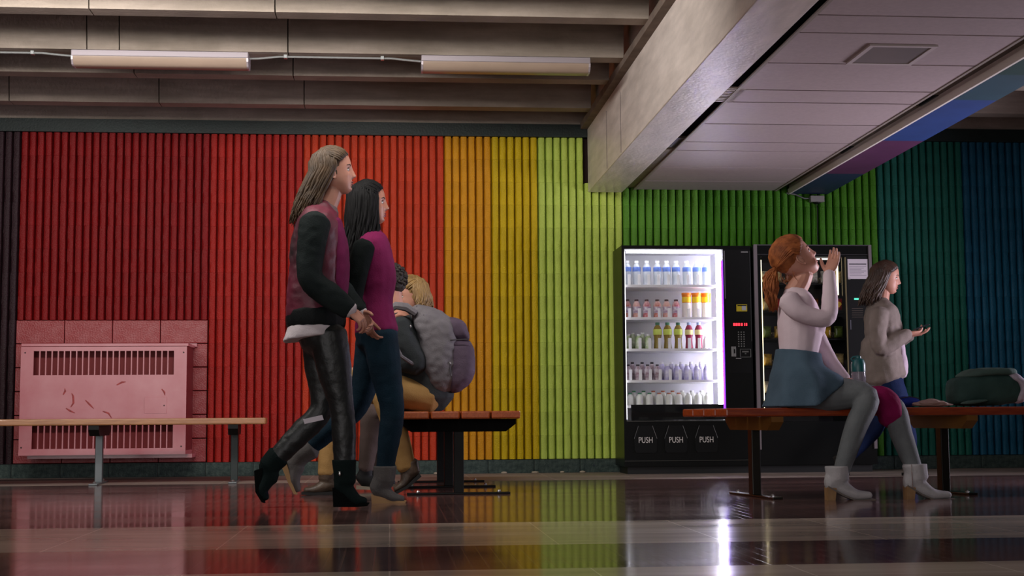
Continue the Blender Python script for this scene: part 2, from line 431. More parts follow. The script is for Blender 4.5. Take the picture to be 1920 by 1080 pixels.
part('panel_edge', mb, mat('panel_edge', (150, 140, 130), 0.5), sof)
# left gap between beam and panels: filler, grille, dark slot
yf = hp(1262, 283, HPZ).y
filler = mat('filler_panel', (140, 128, 108), 0.6, var=0.15)
part('filler_panel', MB().box(1.935, 2.05, yf+0.02, D-0.02, HPZ+0.015, HPZ+0.03), filler, sof)
part('filler_panel', MB().box(1.935, 2.05, yf-0.34, yf-0.02, HPZ+0.025, HPZ+0.04), mat('filler_dark', (70, 64, 54), 0.6), sof)
g0, g1 = hp(1345, 190, HPZ).y, hp(1375, 167, HPZ).y
gr = thing('ceiling_grille', 'small white slatted air grille in the dark slot beside the big beam', 'vent', (1.935, g1, HPZ))
for i in range(9):
    y = (g0-g1)*i/8
    part('slat', MB().box(0.0, 0.125, y-0.008, y+0.008, 0.0, 0.012), mat('grille_white', (190, 180, 165), 0.4), gr)
part('frame', MB().box(0.0, 0.012, 0, g0-g1, 0.002, 0.02).box(0.115, 0.127, 0, g0-g1, 0.002, 0.02), MATS['grille_white'], gr)
# second beam with painted underside
t0, t1 = hp(1480, 363, bz), hp(1920, 107, bz); u0, u1 = hp(1545, 367, bz), hp(1920, 159, bz)
def xt(y): return skew(y, t0.y, t0.x, t1.y, t1.x)
def xu(y): return skew(y, u0.y, u0.x, u1.y, u1.x)
ya, yb = 1.5, D-0.018
b2 = part('concrete_beam', MB().prism([(xt(ya), ya, bz), (xu(ya), ya, bz), (xu(yb), yb, bz), (xt(yb), yb, bz)], (0, 0, 3.36-bz)), beam_c, ceil)
bandsY = [D-0.03, hp(1590, 325, bz).y, hp(1680, 263, bz).y, hp(1790, 186, bz).y, hp(1885, 139, bz).y, 5.6, 4.2, 1.6]
bcol = [(24, 42, 74), (84, 38, 78), (34, 62, 122), (36, 70, 84), (20, 62, 58), (60, 120, 40), (170, 150, 30)]
for i in range(7):
    a, b_ = bandsY[i+1], bandsY[i]
    part('painted_band', MB().prism([(xt(a)+0.004, a, bz-0.004), (xu(a), a, bz-0.004), (xu(b_), b_, bz-0.004), (xt(b_)+0.004, b_, bz-0.004)], (0, 0, 0.005)), mat('band_%d' % i, bcol[i], 0.55, var=0.08), b2)
# trough between the panels and second beam with two dark slots
tr_m = mat('trough_concrete', (112, 102, 90), 0.7, var=0.2)
s1a, s1b = hp(1572, 287, HPZ+0.045).y, hp(1596, 274, HPZ+0.045).y; s2a, s2b = hp(1716, 198, HPZ+0.045).y, hp(1748, 178, HPZ+0.045).y
s3a = hp(1908, 76, HPZ+0.045).y
for a, b_ in ((s1a, D-0.02), (s2a, s1b), (s3a, s2b), (2.0, s3a-0.25)):
    a, b_ = min(a, b_), max(a, b_)
    part('trough_strip', MB().prism([(xr(a)+0.02, a, HPZ+0.045), (xt(a)+0.002, a, HPZ+0.045), (xt(b_)+0.002, b_, HPZ+0.045), (xr(b_)+0.004, b_, HPZ+0.045)], (0, 0, 0.02)), tr_m, sof)
for a, b_ in ((s1b, s1a), (s2b, s2a), (s3a-0.25, s3a)):
    part('slot_blackout', MB().prism([(xt(a)-0.014, a, HPZ+0.04), (xt(a)-0.002, a, HPZ+0.04), (xt(b_)-0.002, b_, HPZ+0.04), (xt(b_)-0.014, b_, HPZ+0.04)], (0, 0, 0.1)), black_m, sof)  # black sheet added to hide the lit beam side and keep the slot dark
part('edge_trim', MB().prism([(xt(ya)-0.012, ya, bz-0.006), (xt(ya)+0.004, ya, bz-0.006), (xt(yb)+0.004, yb, bz-0.006), (xt(yb)-0.012, yb, bz-0.006)], (0, 0, 0.045)), mat('lightened_beam_edge', (240, 232, 222), 0.5), b2)  # pale strip added to put a light edge on the beam's shaded face
# recessed square fixture in the panels
v = [hp(1602, 114, HPZ), hp(1640, 86, HPZ), hp(1742, 88, HPZ), hp(1700, 116, HPZ)]
cx, cy = sum(p.x for p in v)/4, sum(p.y for p in v)/4
sl = thing('square_ceiling_light', 'flush square ceiling light with pale rim in the panelled soffit, switched off', 'ceiling light', (cx, cy, HPZ))
part('rim', MB().box(-0.18, 0.18, -0.19, -0.165, -0.01, 0).box(-0.18, 0.18, 0.165, 0.19, -0.01, 0).box(-0.18, -0.155, -0.165, 0.165, -0.01, 0).box(0.155, 0.18, -0.165, 0.165, -0.01, 0), mat('light_rim', (190, 178, 176), 0.5), sl)
part('diffuser', MB().box(-0.155, 0.155, -0.165, 0.165, -0.006, -0.002), mat('light_lens', (128, 118, 118), 0.3), sl)

# ================================================================ FLUORESCENT FIXTURES
house_m = mat('fixture_metal', (176, 166, 172), 0.3, metal=0.3)
diff_m = mat('acrylic_diffuser', (160, 140, 124), 0.25, var=0.03)
def fixture(x0, x1, Yc, label, group):
    L_ = x1-x0; t = thing('fluorescent_fixture', label, 'ceiling light', (x0, Yc, KZ), 0, group)
    part('housing', MB().box(0, L_, -0.085, 0.085, -0.042, -0.001, bev=0.005), house_m, t)
    pr = [(-0.083, -0.043), (-0.078, -0.066), (-0.055, -0.094), (-0.035, -0.1), (0.035, -0.1), (0.055, -0.094), (0.078, -0.066), (0.083, -0.043)]
    part('diffuser', MB().prism([(0.012, y, z) for y, z in pr], (L_-0.024, 0, 0)), diff_m, t, smooth=True)
    for xx in (0, L_-0.012):
        part('end_cap', MB().prism([(xx, y*1.03, z*1.01) for y, z in pr], (0.012, 0, 0)), house_m, t)
    return t
p0, p1, p2, p3 = hp(140, 100, KZ), hp(468, 104, KZ), hp(790, 104, KZ), hp(1108, 106, KZ)
FY = 9.255
fixture(p0.x, p1.x, FY, 'tube light fixture under the ceiling ribs, above the red part of the wall', 'unlit tube lights under the ribs')
fixture(p2.x, p3.x, FY, 'tube light fixture nearest the big beam, above the yellow and lime wall', 'unlit tube lights under the ribs')
fixture(X(1886, 168, FY), X(1886, 168, FY)+1.17, FY, 'tube light fixture cut by the right picture edge, beyond the painted beam', 'unlit tube lights under the ribs')
cm = mat('galvanised_conduit', (200, 205, 205), 0.25, metal=0.7)
def conduit(x0, x1, label):
    t = thing('conduit', label, 'pipe', (x0, FY, KZ))
    z = -0.013; pts = [(0, -0.02, -0.03)]+[(0.06, -0.02, -0.028), (0.2, -0.02, z), (x1-x0-0.2, -0.02, z), (x1-x0-0.06, -0.02, -0.026), (x1-x0, -0.02, -0.03)]
    part('tube', MB().tube(pts, 0.0075, 8), cm, t, smooth=True)
    for xx in (0.24, x1-x0-0.26): part('clip', MB().box(xx-0.012, xx+0.012, -0.035, 0.0, z-0.012, 0.0, bev=0.003), cm, t)
conduit(p1.x+0.002, p2.x-0.002, 'thin metal conduit joining the two tube lights over the orange wall')
conduit(p0.x-2.0, p0.x-0.002, 'thin metal conduit running to the left picture edge from the red side light')

# ================================================================ RADIATOR COVER
rm = mat('rose_enamel', (178, 86, 94), 0.2, vscale=3.2, rgb2=(190, 114, 120), bump=0.05, bscale=4, spec=0.7)
YR = D-0.37; RD = 0.36
def RX(px): return at(px, 750, YR).x
def RZ(py): return at(195, py, YR).z
rx0, rx1, rz0, rz1 = RX(37), RX(349), RZ(853), RZ(645)
rad = thing('radiator_cover', 'rose painted metal heater cabinet with slotted grilles on the red wall', 'heater', (rx0, YR, rz0))
W_, H_ = rx1-rx0, rz1-rz0
gx0, gx1 = RX(61)-rx0, RX(325)-rx0
ga, gb_, gc, gd = RZ(703)-rz0, RZ(658)-rz0, RZ(841)-rz0, RZ(796)-rz0
mb = MB().box(0, gx0, 0, 0.012, 0.03, H_-0.02).box(gx1, W_, 0, 0.012, 0.03, H_-0.02)
mb.box(gx0, gx1, 0, 0.012, 0.03, gc).box(gx0, gx1, 0, 0.012, gd, ga).box(gx0, gx1, 0, 0.012, gb_, H_-0.02)
part('front_panel', mb, rm, rad)
part('back_plate', MB().box(0.01, W_-0.01, 0.10, 0.11, 0.02, H_-0.02), mat('heater_inside', (124, 26, 30), 0.6), rad)
part('top_ledge', MB().box(0.0, W_+0.012, 0.0, RD, H_-0.018, H_+0.006, bev=0.003).box(0.0, W_+0.03, RD-0.02, RD, H_-0.006, H_+0.022), rm, rad)
part('bottom_ledge', MB().box(0.0, W_, -0.004, RD, 0.0, 0.03).box(0.03, W_+0.03, 0.15, RD, -0.03, -0.0), rm, rad)
part('side_panel', MB().box(W_-0.012, W_, 0.012, RD, 0.03, H_-0.018), mat('rose_side_shaded', (120, 34, 38), 0.5), rad)  # right side: same enamel with its shade put into the colour
part('side_panel', MB().box(0, 0.012, 0.012, RD, 0.03, H_-0.018), rm, rad)
for za, zb in ((gc, gd), (ga, gb_)):
    n = 23
    for i in range(1, n):
        x = gx0+(gx1-gx0)*i/n
        part('slat', MB().box(x-0.0045, x+0.0045, 0.0, 0.02, za, zb), rm, rad)
part('access_door', MB().box(RX(271)-rx0, RX(313)-rx0, -0.003, 0.001, RZ(776)-rz0, RZ(745)-rz0, bev=0.001), rm, rad)
for px, py in ((45, 661), (343, 661), (42, 838), (341, 838), (308, 761)):
    part('screw', MB().cyl((RX(px)-rx0, -0.004, RZ(py)-rz0), (RX(px)-rx0, 0.002, RZ(py)-rz0), 0.006, n=8), mat('dark_screw', (60, 30, 30), 0.5), rad)
scuff = mat('rust_scuff', (160, 54, 54), 0.5, var=0.3, vscale=40)
for pts in ([(118, 740), (122, 733), (121, 728)], [(133, 763), (138, 755), (137, 742), (134, 737)], [(160, 750), (168, 758), (176, 766)], [(193, 771), (204, 775), (210, 784)], [(218, 722), (228, 717), (235, 716)], [(303, 730), (308, 736), (309, 742)], [(124, 765), (132, 770), (141, 774)]):
    q = [(RX(a)-rx0, -0.0005, RZ(b)-rz0) for a, b in pts]; r = [0.004]+[0.0075]*(len(q)-2)+[0.003]
    mbx = MB().tube(q, r, 8)
    for v_ in mbx.v: v_.y = -0.0005+(v_.y+0.0005)*0.08
    part('scuff_mark', mbx, scuff, rad)

# ================================================================ BENCHES
def wood(name, rgb, rgb2): return mat(name, rgb, 0.38, rgb2=rgb2, vscale=7, stretch=(1.2, 14, 14), bump=0.12, bscale=30, coat=0.25)
def bench(label, loc, rz, x0, x1, legs, H_, wm, supm, postm, W_=0.66):
    t = thing('bench', label, 'bench', loc, rz, 'slatted benches in the hall')
    th = 0.046; n = 4; pw = (W_-0.009*(n-1))/n
    for i in range(n):
        y = -W_/2+i*(pw+0.009)
        part('seat_plank', MB().box(x0, x1, y, y+pw, H_-th, H_, bev=0.009), wm, t)
    for x in legs:
        w2 = W_/2
        pr = [(-w2+0.01, H_-th-0.001), (w2-0.01, H_-th-0.001), (w2-0.01, H_-th-0.03), (w2-0.07, H_-th-0.075), (-w2+0.07, H_-th-0.075), (-w2+0.01, H_-th-0.03)]
        part('seat_support', MB().prism([(x-0.035, y, z) for y, z in pr], (0.07, 0, 0)), supm, t)
        part('post', MB().box(x-0.026, x+0.026, -0.029, 0.029, 0.01, H_-th-0.07, bev=0.004), postm if not (postm is MATS.get('grey_steel') and x > 0.5) else MATS['grey_steel_shaded'], t)  # right-hand grey post: same steel with shade put into its colour
        fp = part('foot_plate', MB().box(x-0.03, x+0.03, -0.305, 0.305, 0.0, 0.012, bev=0.003), postm, t)
        for y in (-0.24, 0.24): part('bolt', MB().lathe((x, y, 0.012), [(0.011, 0), (0.011, 0.006), (0.006, 0.013)], 8), mat('bolt_steel', (200, 200, 200), 0.25, metal=0.9), fp)
    return t
oak = wood('worn_oak', (150, 100, 62), (176, 124, 80)); oak2 = wood('orange_oak', (150, 66, 24), (176, 86, 34)); oak3 = wood('dark_orange_oak', (122, 42, 16), (152, 64, 22))
blk = mat('black_steel', (8, 9, 9), 0.5, spec=0.25); gry = mat('grey_steel', (96, 102, 104), 0.35, metal=0.3); mat('grey_steel_shaded', (28, 40, 38), 0.45)
l1 = hp(185, 907); ax = at(500, 790, 10.3).x
bL = bench('long wooden bench in front of the rose heater cabinet by the red wall', (l1.x, l1.y, 0), math.radians(4), -2.2, (ax-l1.x)/math.cos(math.radians(4)), [-1.35, 0.0, 0.95], 0.462, oak, blk, gry)
g2 = hp(860, 927); bM = bench('wooden bench seen end on, where the pair with the grey rucksack sit', (g2.x, g2.y, 0), math.radians(91.6), -0.17, 1.78, [0.0, 0.84, 1.6], 0.49, oak2, mat('shaded_support', (6, 6, 6), 0.7, spec=0.1), blk, W_=0.70)  # support's black is silhouette shade put into the colour
g3 = hp(1416, 931); AR = math.radians(8.7)
bR = bench('long dark orange wooden bench under the red-haired woman in front of vending machines', (g3.x, g3.y, 0), AR, -0.30, 3.4, [0.0, 1.18, 2.6], 0.492, oak3, mat('ochre_support', (116, 76, 24), 0.5), mat('brown_black_steel', (30, 26, 20), 0.3, metal=0.4))
def bR_pt(x, y, z=0.492): return Vector((g3.x+x*math.cos(AR)-y*math.sin(AR), g3.y+x*math.sin(AR)+y*math.cos(AR), z))

# ================================================================ VENDING MACHINES
YM = 10.85
def VX(px, y=650): return at(px, y, YM).x
def VZ(py, x=1280): return at(x, py, YM).z
mb_black = mat('vending_black', (6, 8, 8), 0.3, var=0.1, spec=0.3); mb_black2 = mat('vending_black_plastic', (5, 7, 7), 0.5, spec=0.25)
silver = mat('anodised_trim', (150, 140, 145), 0.3, metal=0.6)
inside_w = mat('white_liner', (225, 225, 228), 0.5)
def text_mesh(s, size, depth=0.002):
    c = bpy.data.curves.new('t', 'FONT'); c.body = s; c.size = size; c.extrude = depth; c.align_x = 'CENTER'; c.align_y = 'CENTER'
    o = bpy.data.objects.new('t', c); COL.objects.link(o); dg = bpy.context.evaluated_depsgraph_get()
    me = bpy.data.meshes.new_from_object(o.evaluated_get(dg)); bpy.data.objects.remove(o)
    me.transform(Matrix.Rotation(PI/2, 4, 'X')); me.name = 'lettering'; return me
mx0, mx1 = VX(1168), VX(1411); mz1 = VZ(460, 1168)
M1 = thing('drinks_vending_machine', 'black drinks vending machine with bright white display window of bottles', 'vending machine', (mx0, YM, 0))
DP = D-0.06-YM
w0, w1, wz0, wz1 = VX(1173)-mx0, VX(1359)-mx0, VZ(788), VZ(467); MW = mx1-mx0
mb = MB().box(0, w0, 0, DP, 0.06, mz1).box(w1, MW, 0, DP, 0.06, mz1).box(w0, w1, 0, DP, wz1, mz1).box(w0, w1, 0, DP, 0.06, wz0).box(w0, w1, DP-0.02, DP, wz0, wz1)
part('cabinet', mb, mb_black, M1)
part('plinth', MB().box(0.03, MW-0.02, 0.04, DP-0.02, 0.0, 0.06), black_m, M1)
part('liner', MB().box(w0, w1, DP-0.03, DP-0.021, wz0, wz1).box(w0, w0+0.006, 0.03, DP-0.03, wz0, wz1).box(w1-0.006, w1, 0.03, DP-0.03, wz0, wz1).box(w0+0.006, w1-0.006, 0.03, DP-0.03, wz1-0.006, wz1), inside_w, M1)
part('light_strip', MB().box(w1-0.05, w1-0.02, 0.02, 0.045, wz0+0.02, wz1-0.02, bev=0.004), mat('led_white', (255, 255, 255), 0.5, emit=(0.96, 0.93, 1.0), estr=32), M1, label='bright white upright light strip')
part('light_strip', MB().box(w1-0.016, w1-0.002, 0.01, 0.03, wz0+0.03, wz1-0.09), mat('violet_fringe', (120, 60, 255), 0.5, emit=(0.22, 0.03, 0.9), estr=3.0), M1, label='violet light fringe built as a glowing strip')  # violet fringe of the white strip, added as an emissive strip
part('light_strip', MB().box(w0+0.02, w1-0.06, 0.02, 0.04, wz1-0.03, wz1-0.015), mat('led_top', (255, 255, 255), 0.5, emit=(0.95, 0.95, 1.0), estr=10), M1, label='white strip along the top')
part('light_strip', MB().box(w0+0.001, w0+0.008, 0.012, 0.03, wz0+0.01, wz1-0.02), mat('led_left', (255, 255, 255), 0.5, emit=(0.95, 0.95, 1.0), estr=2.5), M1, label='thin white strip at the left edge')
sh = [VZ(533), VZ(594), VZ(653), VZ(712), VZ(757)]
white_sh = mat('white_shelf', (240, 240, 240), 0.4)
for i, z in enumerate(sh):
    if i < 4: part('shelf', MB().box(w0+0.008, w1-0.05, 0.03, DP-0.04, z-0.02, z), white_sh, M1)
part('shelf', MB().box(w0+0.008, w1-0.05, 0.05, DP-0.04, sh[4]-0.03, sh[4]-0.01), white_sh, M1)
part('tray_flap', MB().box(w0+0.04, w1-0.004, 0.012, 0.03, wz0+0.002, sh[4]-0.005, bev=0.003), mb_black2, M1)
part('frame_edge', MB().box(w0, w1, -0.006, 0.004, wz0-0.008, wz0-0.002), mat('dull_edge', (60, 60, 55), 0.4), M1)
part('frame_edge', MB().box(0.0, MW, -0.01, 0.004, VZ(863)-0.004, VZ(863)), MATS['dull_edge'], M1)
part('glass_pane', MB().box(w0+0.001, w1-0.001, 0.001, 0.005, wz0+0.001, wz1-0.001), glass_mat('display_glass', (0.97, 0.97, 0.98), refl=0.5), M1)
for i, px in enumerate((1210, 1267, 1324)):
    x = VX(px, 820)-mx0; z0, z1 = VZ(846), VZ(798)
    pr = [(x-0.055, z1), (x+0.055, z1), (x+0.09, z1-0.1), (x+0.09, z0+0.01), (x+0.075, z0-0.01), (x-0.075, z0-0.01), (x-0.09, z0+0.01), (x-0.09, z1-0.1)]
    d_ = part('push_flap', MB().prism([(a, -0.012, b) for a, b in pr], (0, 0.014, 0)), mb_black2, M1)
    part('flap_edge', MB().tube([(x+0.056, -0.012, z1), (x+0.091, -0.012, z1-0.1)], 0.002, 6), mat('edge_grey', (110, 112, 112), 0.3), d_)  # grey line along the flap edge
    part('flap_edge', MB().tube([(x-0.056, -0.012, z1), (x-0.091, -0.012, z1-0.1)], 0.0012, 6), mat('edge_grey', (110, 112, 112), 0.3), d_)
    tm = text_mesh('PUSH', 0.062); o = link('lettering', tm, mat('white_print', (205, 200, 196), 0.5), d_); o.location = (x, -0.0125, VZ(825)); o.scale = (0.78, 1, 1.05)
# control column
def cbox(n_, x0, x1, y0, y1, m_, dep=0.006, parent=M1, lab=None, bev=0.0): return part(n_, MB().box(VX(x0)-mx0, VX(x1)-mx0, -dep, 0.001, VZ(y1), VZ(y0), bev=bev), m_, parent, label=lab)
cbox('control_panel', 1363, 1408, 468, 700, mb_black2, 0.004)
cbox('trim_strip', 1361.2, 1362.2, 470, 560, mat('trim_grey', (120, 120, 125), 0.3), 0.006)  # thin silver-grey line on the control column
cbox('trim_strip', 1409, 1410, 470, 640, mat('trim_grey2', (60, 62, 64), 0.3), 0.006)
cbox('name_bar', 1393, 1406, 471.5, 473, mat('name_bar', (150, 150, 150), 0.4))
cbox('bill_sign', 1382, 1402, 571, 584, mat('yellow_sign', (190, 170, 30), 0.5), 0.008)
cbox('bill_sign', 1392, 1400, 574, 582, mat('grey_sign', (170, 175, 185), 0.5), 0.010)
cbox('bill_sign', 1384, 1401, 572, 574, mb_black2, 0.010)
red = mat('red_led', (255, 20, 20), 0.5, emit=(1.0, 0.03, 0.05), estr=2.2)
for k, (a, b_) in enumerate(((1375.5, 1379), (1380, 1383.5), (1384.5, 1388), (1390, 1393), (1396, 1397.5), (1399, 1401.5))): cbox('display_digit', a, b_, 606, 611, red, 0.007)
cbox('key', 1384, 1385, 0, 0, mb_black2) if False else None
for r in range(7):
    for c in range(3): cbox('key', 1384+c*5, 1386+c*5, 622+r*4.4, 624+r*4.4, mat('key_grey', (130, 132, 130), 0.5), 0.008)
cbox('coin_slot', 1371, 1379.5, 650, 669, mat('coin_steel', (150, 150, 150), 0.35, metal=0.5), 0.012, bev=0.002)
cbox('coin_slot', 1375, 1377.5, 655, 663, mb_black2, 0.014)
for a, b_, c, d_ in ((1387, 1407.5, 654.5, 655.5), (1387, 1407.5, 669.5, 670.5), (1387, 1388, 655, 670), (1406.5, 1407.5, 655, 670), (1391, 1403, 658.5, 661), (1396, 1398.5, 662.5, 664.5)): cbox('return_frame', a, b_, c, d_, mat('frame_grey', (100, 102, 100), 0.5), 0.009)
cbox('name_bar', 1379, 1389, 671.5, 673, MATS['name_bar'])

# drinks
cap_w = mat('cap_white', (235, 235, 235), 0.4); cap_g = mat('cap_green', (60, 130, 90), 0.4); cap_b = mat('cap_pale_blue', (170, 190, 225), 0.4)
cap_d = mat('cap_dark', (70, 36, 34), 0.4); cap_k = mat('cap_black', (34, 28, 36), 0.4)
def bottle(name, label, group, x, y, z, h, r, body, cap, band=None, shape='water', bz0=0.45, bz1=0.72):
    t = thing(name, label, 'bottle', (x, y, z), 0, group)
    if shape == 'water': pr = [(0.7, 0), (1, 0.03), (0.94, 0.2), (1, 0.4), (1, 0.66), (0.82, 0.8), (0.42, 0.9), (0.40, 0.92)]
    elif shape == 'tea': pr = [(0.75, 0), (0.95, 0.03), (0.8, 0.3), (0.85, 0.45), (1, 0.55), (1, 0.72), (0.7, 0.84), (0.42, 0.9), (0.4, 0.92)]
    elif shape == 'jar': pr = [(0.9, 0), (1, 0.04), (1, 0.5), (0.92, 0.56), (0.92, 0.6)]
    else: pr = [(0.85, 0), (1, 0.04), (1, 0.7), (0.62, 0.85), (0.5, 0.9)]
    part('bottle_body', MB().lathe((0, 0, 0), [(r*a, h*b) for a, b in pr], 12), body, t, smooth=True)
    if shape == 'jar': part('lid', MB().lathe((0, 0, 0), [(r*0.95, h*0.6), (r*1.05, h*0.92), (r*1.1, h*0.93), (r*1.1, h)], 12), cap, t, smooth=True)
    else: part('cap', MB().lathe((0, 0, 0), [(r*0.52, h*0.9), (r*0.52, h)], 10), cap, t, smooth=True)
    if band: part('label_band', MB().lathe((0, 0, 0), [(r*1.0, h*bz0), (r*1.03, h*(bz0+0.01)), (r*1.03, h*(bz1-0.01)), (r*1.0, h*bz1)], 12), band, t, smooth=True)
    return t
ORD = ['first', 'second', 'third', 'fourth', 'fifth', 'sixth', 'seventh', 'eighth', 'ninth']
HGT = 1/240.0
c1 = [1181.5, 1199, 1218.5, 1238.5, 1256, 1274, 1294, 1313, 1331]
waterm = mat('water_bottle_plastic', (190, 196, 204), 0.15); bluel = mat('blue_label', (70, 100, 190), 0.5, rgb2=(120, 150, 215), vscale=30)
for i, px in enumerate(c1):
    bottle('water_bottle', '%s clear water bottle from the left on the machine\'s top shelf, blue band' % ORD[i], 'water bottles on the top shelf', VX(px, 510), YM+0.13, sh[0]+0.001, 0.2, 0.033, waterm, cap_w, bluel, bz0=0.56, bz1=0.74)
for i, px in enumerate(c1[:6]):
    m_ = mat('juice_label_%d' % (i % 3), [(200, 90, 60), (215, 150, 130), (190, 60, 80)][i % 3], 0.5, rgb2=(235, 215, 210), vscale=28)
    bottle('juice_bottle', '%s small red labelled bottle from the left on the second shelf' % ORD[i], 'small red bottles on the second shelf', VX(px, 575), YM+0.13, sh[1]+0.001, 0.148, 0.032, m_, cap_d, mat('white_label', (225, 222, 226), 0.5, rgb2=(160, 130, 160), vscale=40), shape='can', bz0=0.25, bz1=0.6)
for i, px in enumerate(c1[6:]):
    bottle('lidded_cup', '%s tall cup with orange and yellow lid on the right of the second shelf' % ['left', 'middle', 'right'][i], 'orange lidded cups on the second shelf', VX(px, 575), YM+0.13, sh[1]+0.001, 0.2, 0.037, mat('cup_white', (232, 226, 218), 0.5), mat('lid_orange', (235, 130, 20), 0.4), mat('lid_yellow', (245, 205, 30), 0.4), shape='jar', bz0=0.62, bz1=0.84)
pchm = mat('pouch_green', (205, 212, 190), 0.4, rgb2=(120, 150, 70), vscale=24)
for i, px in enumerate((1183, 1202.5, 1221)):
    for k in range(2):
        bottle('yogurt_bottle', '%s pale green bottle of the third shelf\'s left group, %s row' % (ORD[i], ['front', 'rear'][k]), 'pale green bottles on the third shelf', VX(px-8*k, 640), YM+0.12+0.075*k, sh[2]+0.001, 0.118+0.018*k, 0.028, pchm, cap_w, None, shape='can')
for i, px in enumerate((1239, 1258, 1278)):
    bottle('tea_bottle', '%s green capped yellow tea bottle from the left on the third shelf' % ORD[i], 'green capped tea bottles on the third shelf', VX(px, 630), YM+0.13, sh[2]+0.001, 0.213, 0.035, mat('tea', (140, 120, 50), 0.2), cap_g, mat('lime_label', (200, 215, 90), 0.5), shape='tea', bz0=0.53, bz1=0.74)
for i, px in enumerate((1298.5, 1317)):
    bottle('berry_bottle', '%s blue capped red drink bottle on the third shelf' % ['left', 'right'][i], 'blue capped red drinks on the third shelf', VX(px, 630), YM+0.13, sh[2]+0.001, 0.213, 0.033, mat('berry', (140, 40, 70), 0.2), cap_b, mat('cream_label', (225, 215, 150), 0.5), shape='tea', bz0=0.53, bz1=0.72)
bottle('yogurt_bottle', 'small white bottle alone at the right end of the third shelf', None, VX(1330, 640), YM+0.12, sh[2]+0.001, 0.1, 0.022, mat('white_drink', (235, 235, 235), 0.4), cap_w, None, shape='can')
lil = mat('lilac_can', (215, 212, 226), 0.35, rgb2=(150, 140, 200), vscale=22); brg = mat('burgundy_can', (150, 120, 130), 0.35, rgb2=(225, 220, 225), vscale=26)
for i in range(9):
    for k in range(2):
        bottle('small_bottle', '%s small %s bottle from the left on the fourth shelf, %s row' % (ORD[i], 'dark capped' if i < 4 else 'lilac and white', ['front', 'rear'][k]), 'small bottles on the fourth shelf', VX(1182+18.6*i-7*k, 695), YM+0.11+0.075*k, sh[3]+0.001, 0.125+0.022*k, 0.027, brg if i < 4 else lil, cap_k if i < 4 else cap_w, None, shape='can')
for i in range(9):
    c3 = ['green capped', 'orange capped', 'white'][i//3]
    cm_ = [cap_g, mat('cap_copper', (190, 110, 80), 0.4), cap_w][i//3]
    for k in range(2):
        bottle('milk_bottle', '%s %s squat bottle on the lowest shelf, %s row' % (ORD[i % 3], c3, ['front', 'rear'][k]), 'squat bottles on the lowest shelf', VX(1186+18.4*i-8*k, 745), YM+0.11+0.075*k, sh[4]-0.009, 0.098+0.018*k, 0.03, mat('milk_body', (222, 224, 216), 0.4), cm_, None, shape='can')
ptag = MB().box(-0.012, 0.012, -0.004, 0.004, 0, 0.085, bev=0.002).mesh('pusher_tag')
for s_ in range(4):
    for i in range(9):
        o = link('pusher_tag', ptag, mat('tag_white', (240, 240, 240), 0.4), M1); o.location = (VX(1190+18.6*i)-mx0-0.025, 0.06, sh[s_]); o.scale = (1, 1, 1.0 if s_ != 1 else 0.85)

# snack machine
nx0, nx1 = VX(1415.5), VX(1639); nz1 = VZ(460, 1530)
M2 = thing('snack_vending_machine', 'dark snack vending machine with silver edges behind the red-haired woman', 'vending machine', (nx0, YM, 0))
NW = nx1-nx0
def NX(px): return VX(px)-nx0
def NZ(py): return VZ(py, 1530)
a0, a1, az0, az1 = NX(1430), NX(1589), NZ(790), NZ(482)
part('cabinet', MB().box(0, a0, 0, DP, 0.06, nz1).box(a1, NW, 0, DP, 0.06, nz1).box(a0, a1, 0, DP, az1, nz1).box(a0, a1, 0, DP, 0.06, az0).box(a0, a1, DP-0.02, DP, az0, az1), mb_black, M2)
part('plinth', MB().box(0.03, NW-0.03, 0.04, DP-0.02, 0.0, 0.06), black_m, M2)
part('liner', MB().box(a0, a1, DP-0.03, DP-0.021, az0, az1), mat('dark_liner', (30, 26, 34), 0.5), M2)
part('edge_trim', MB().box(0.004, NX(1423), -0.012, 0.002, NZ(842), nz1+0.004), silver, M2)
part('edge_trim', MB().box(NX(1633), NW-0.002, -0.012, 0.002, NZ(842), nz1+0.004), silver, M2)
part('edge_trim', MB().box(0.004, NW-0.002, -0.010, 0.002, nz1-0.004, nz1+0.004), mat('dull_trim', (70, 68, 72), 0.4), M2)
part('edge_trim', MB().box(NX(1424), NX(1632), -0.006, 0.002, NZ(477)-0.003, NZ(477)), MATS['dull_trim'], M2)
part('window_frame', MB().box(a1-0.004, a1+0.006, -0.006, 0.002, az0, az1).box(a1-0.03, a1-0.026, -0.002, 0.004, NZ(555), az1), mat('dull_gold', (110, 100, 72), 0.35), M2)
warm = mat('warm_tube', (255, 235, 190), 0.5, emit=(1.0, 0.84, 0.5), estr=3.0)
part('light_tube', MB().cyl((a0+0.012, 0.05, az0+0.05), (a0+0.012, 0.05, az1-0.02), 0.008, n=8), warm, M2)
part('light_tube', MB().cyl((a1-0.05, 0.05, NZ(552)), (a1-0.05, 0.05, az1-0.02), 0.008, n=8), warm, M2)
part('light_tube', MB().box(a0+0.1, a1-0.04, 0.03, 0.05, az1-0.016, az1-0.006), mat('top_tube', (255, 250, 235), 0.5, emit=(1.0, 0.95, 0.85), estr=2.0), M2)
nsh = [NZ(y) for y in (529, 581, 633, 685, 737)]
coilm = mat('coil_steel', (190, 180, 150), 0.2, metal=0.8)
for z in nsh: part('shelf', MB().box(a0+0.002, a1-0.002, 0.05, DP-0.04, z-0.018, z-0.006), mb_black2, M2)
cols7 = [1441+22.5*i for i in range(7)]
helix = [(0.027*math.cos(t*PI/4), 0.04+t*0.0045, 0.031+0.027*math.sin(t*PI/4)) for t in range(0, 57)]
hme = MB().tube(helix, 0.0022, 5).mesh('coil', smooth=True)
for z in nsh[:4]:
    for px in cols7[:]:
        o = link('coil', hme, coilm, M2); o.location = (NX(px), 0.02, z-0.004)
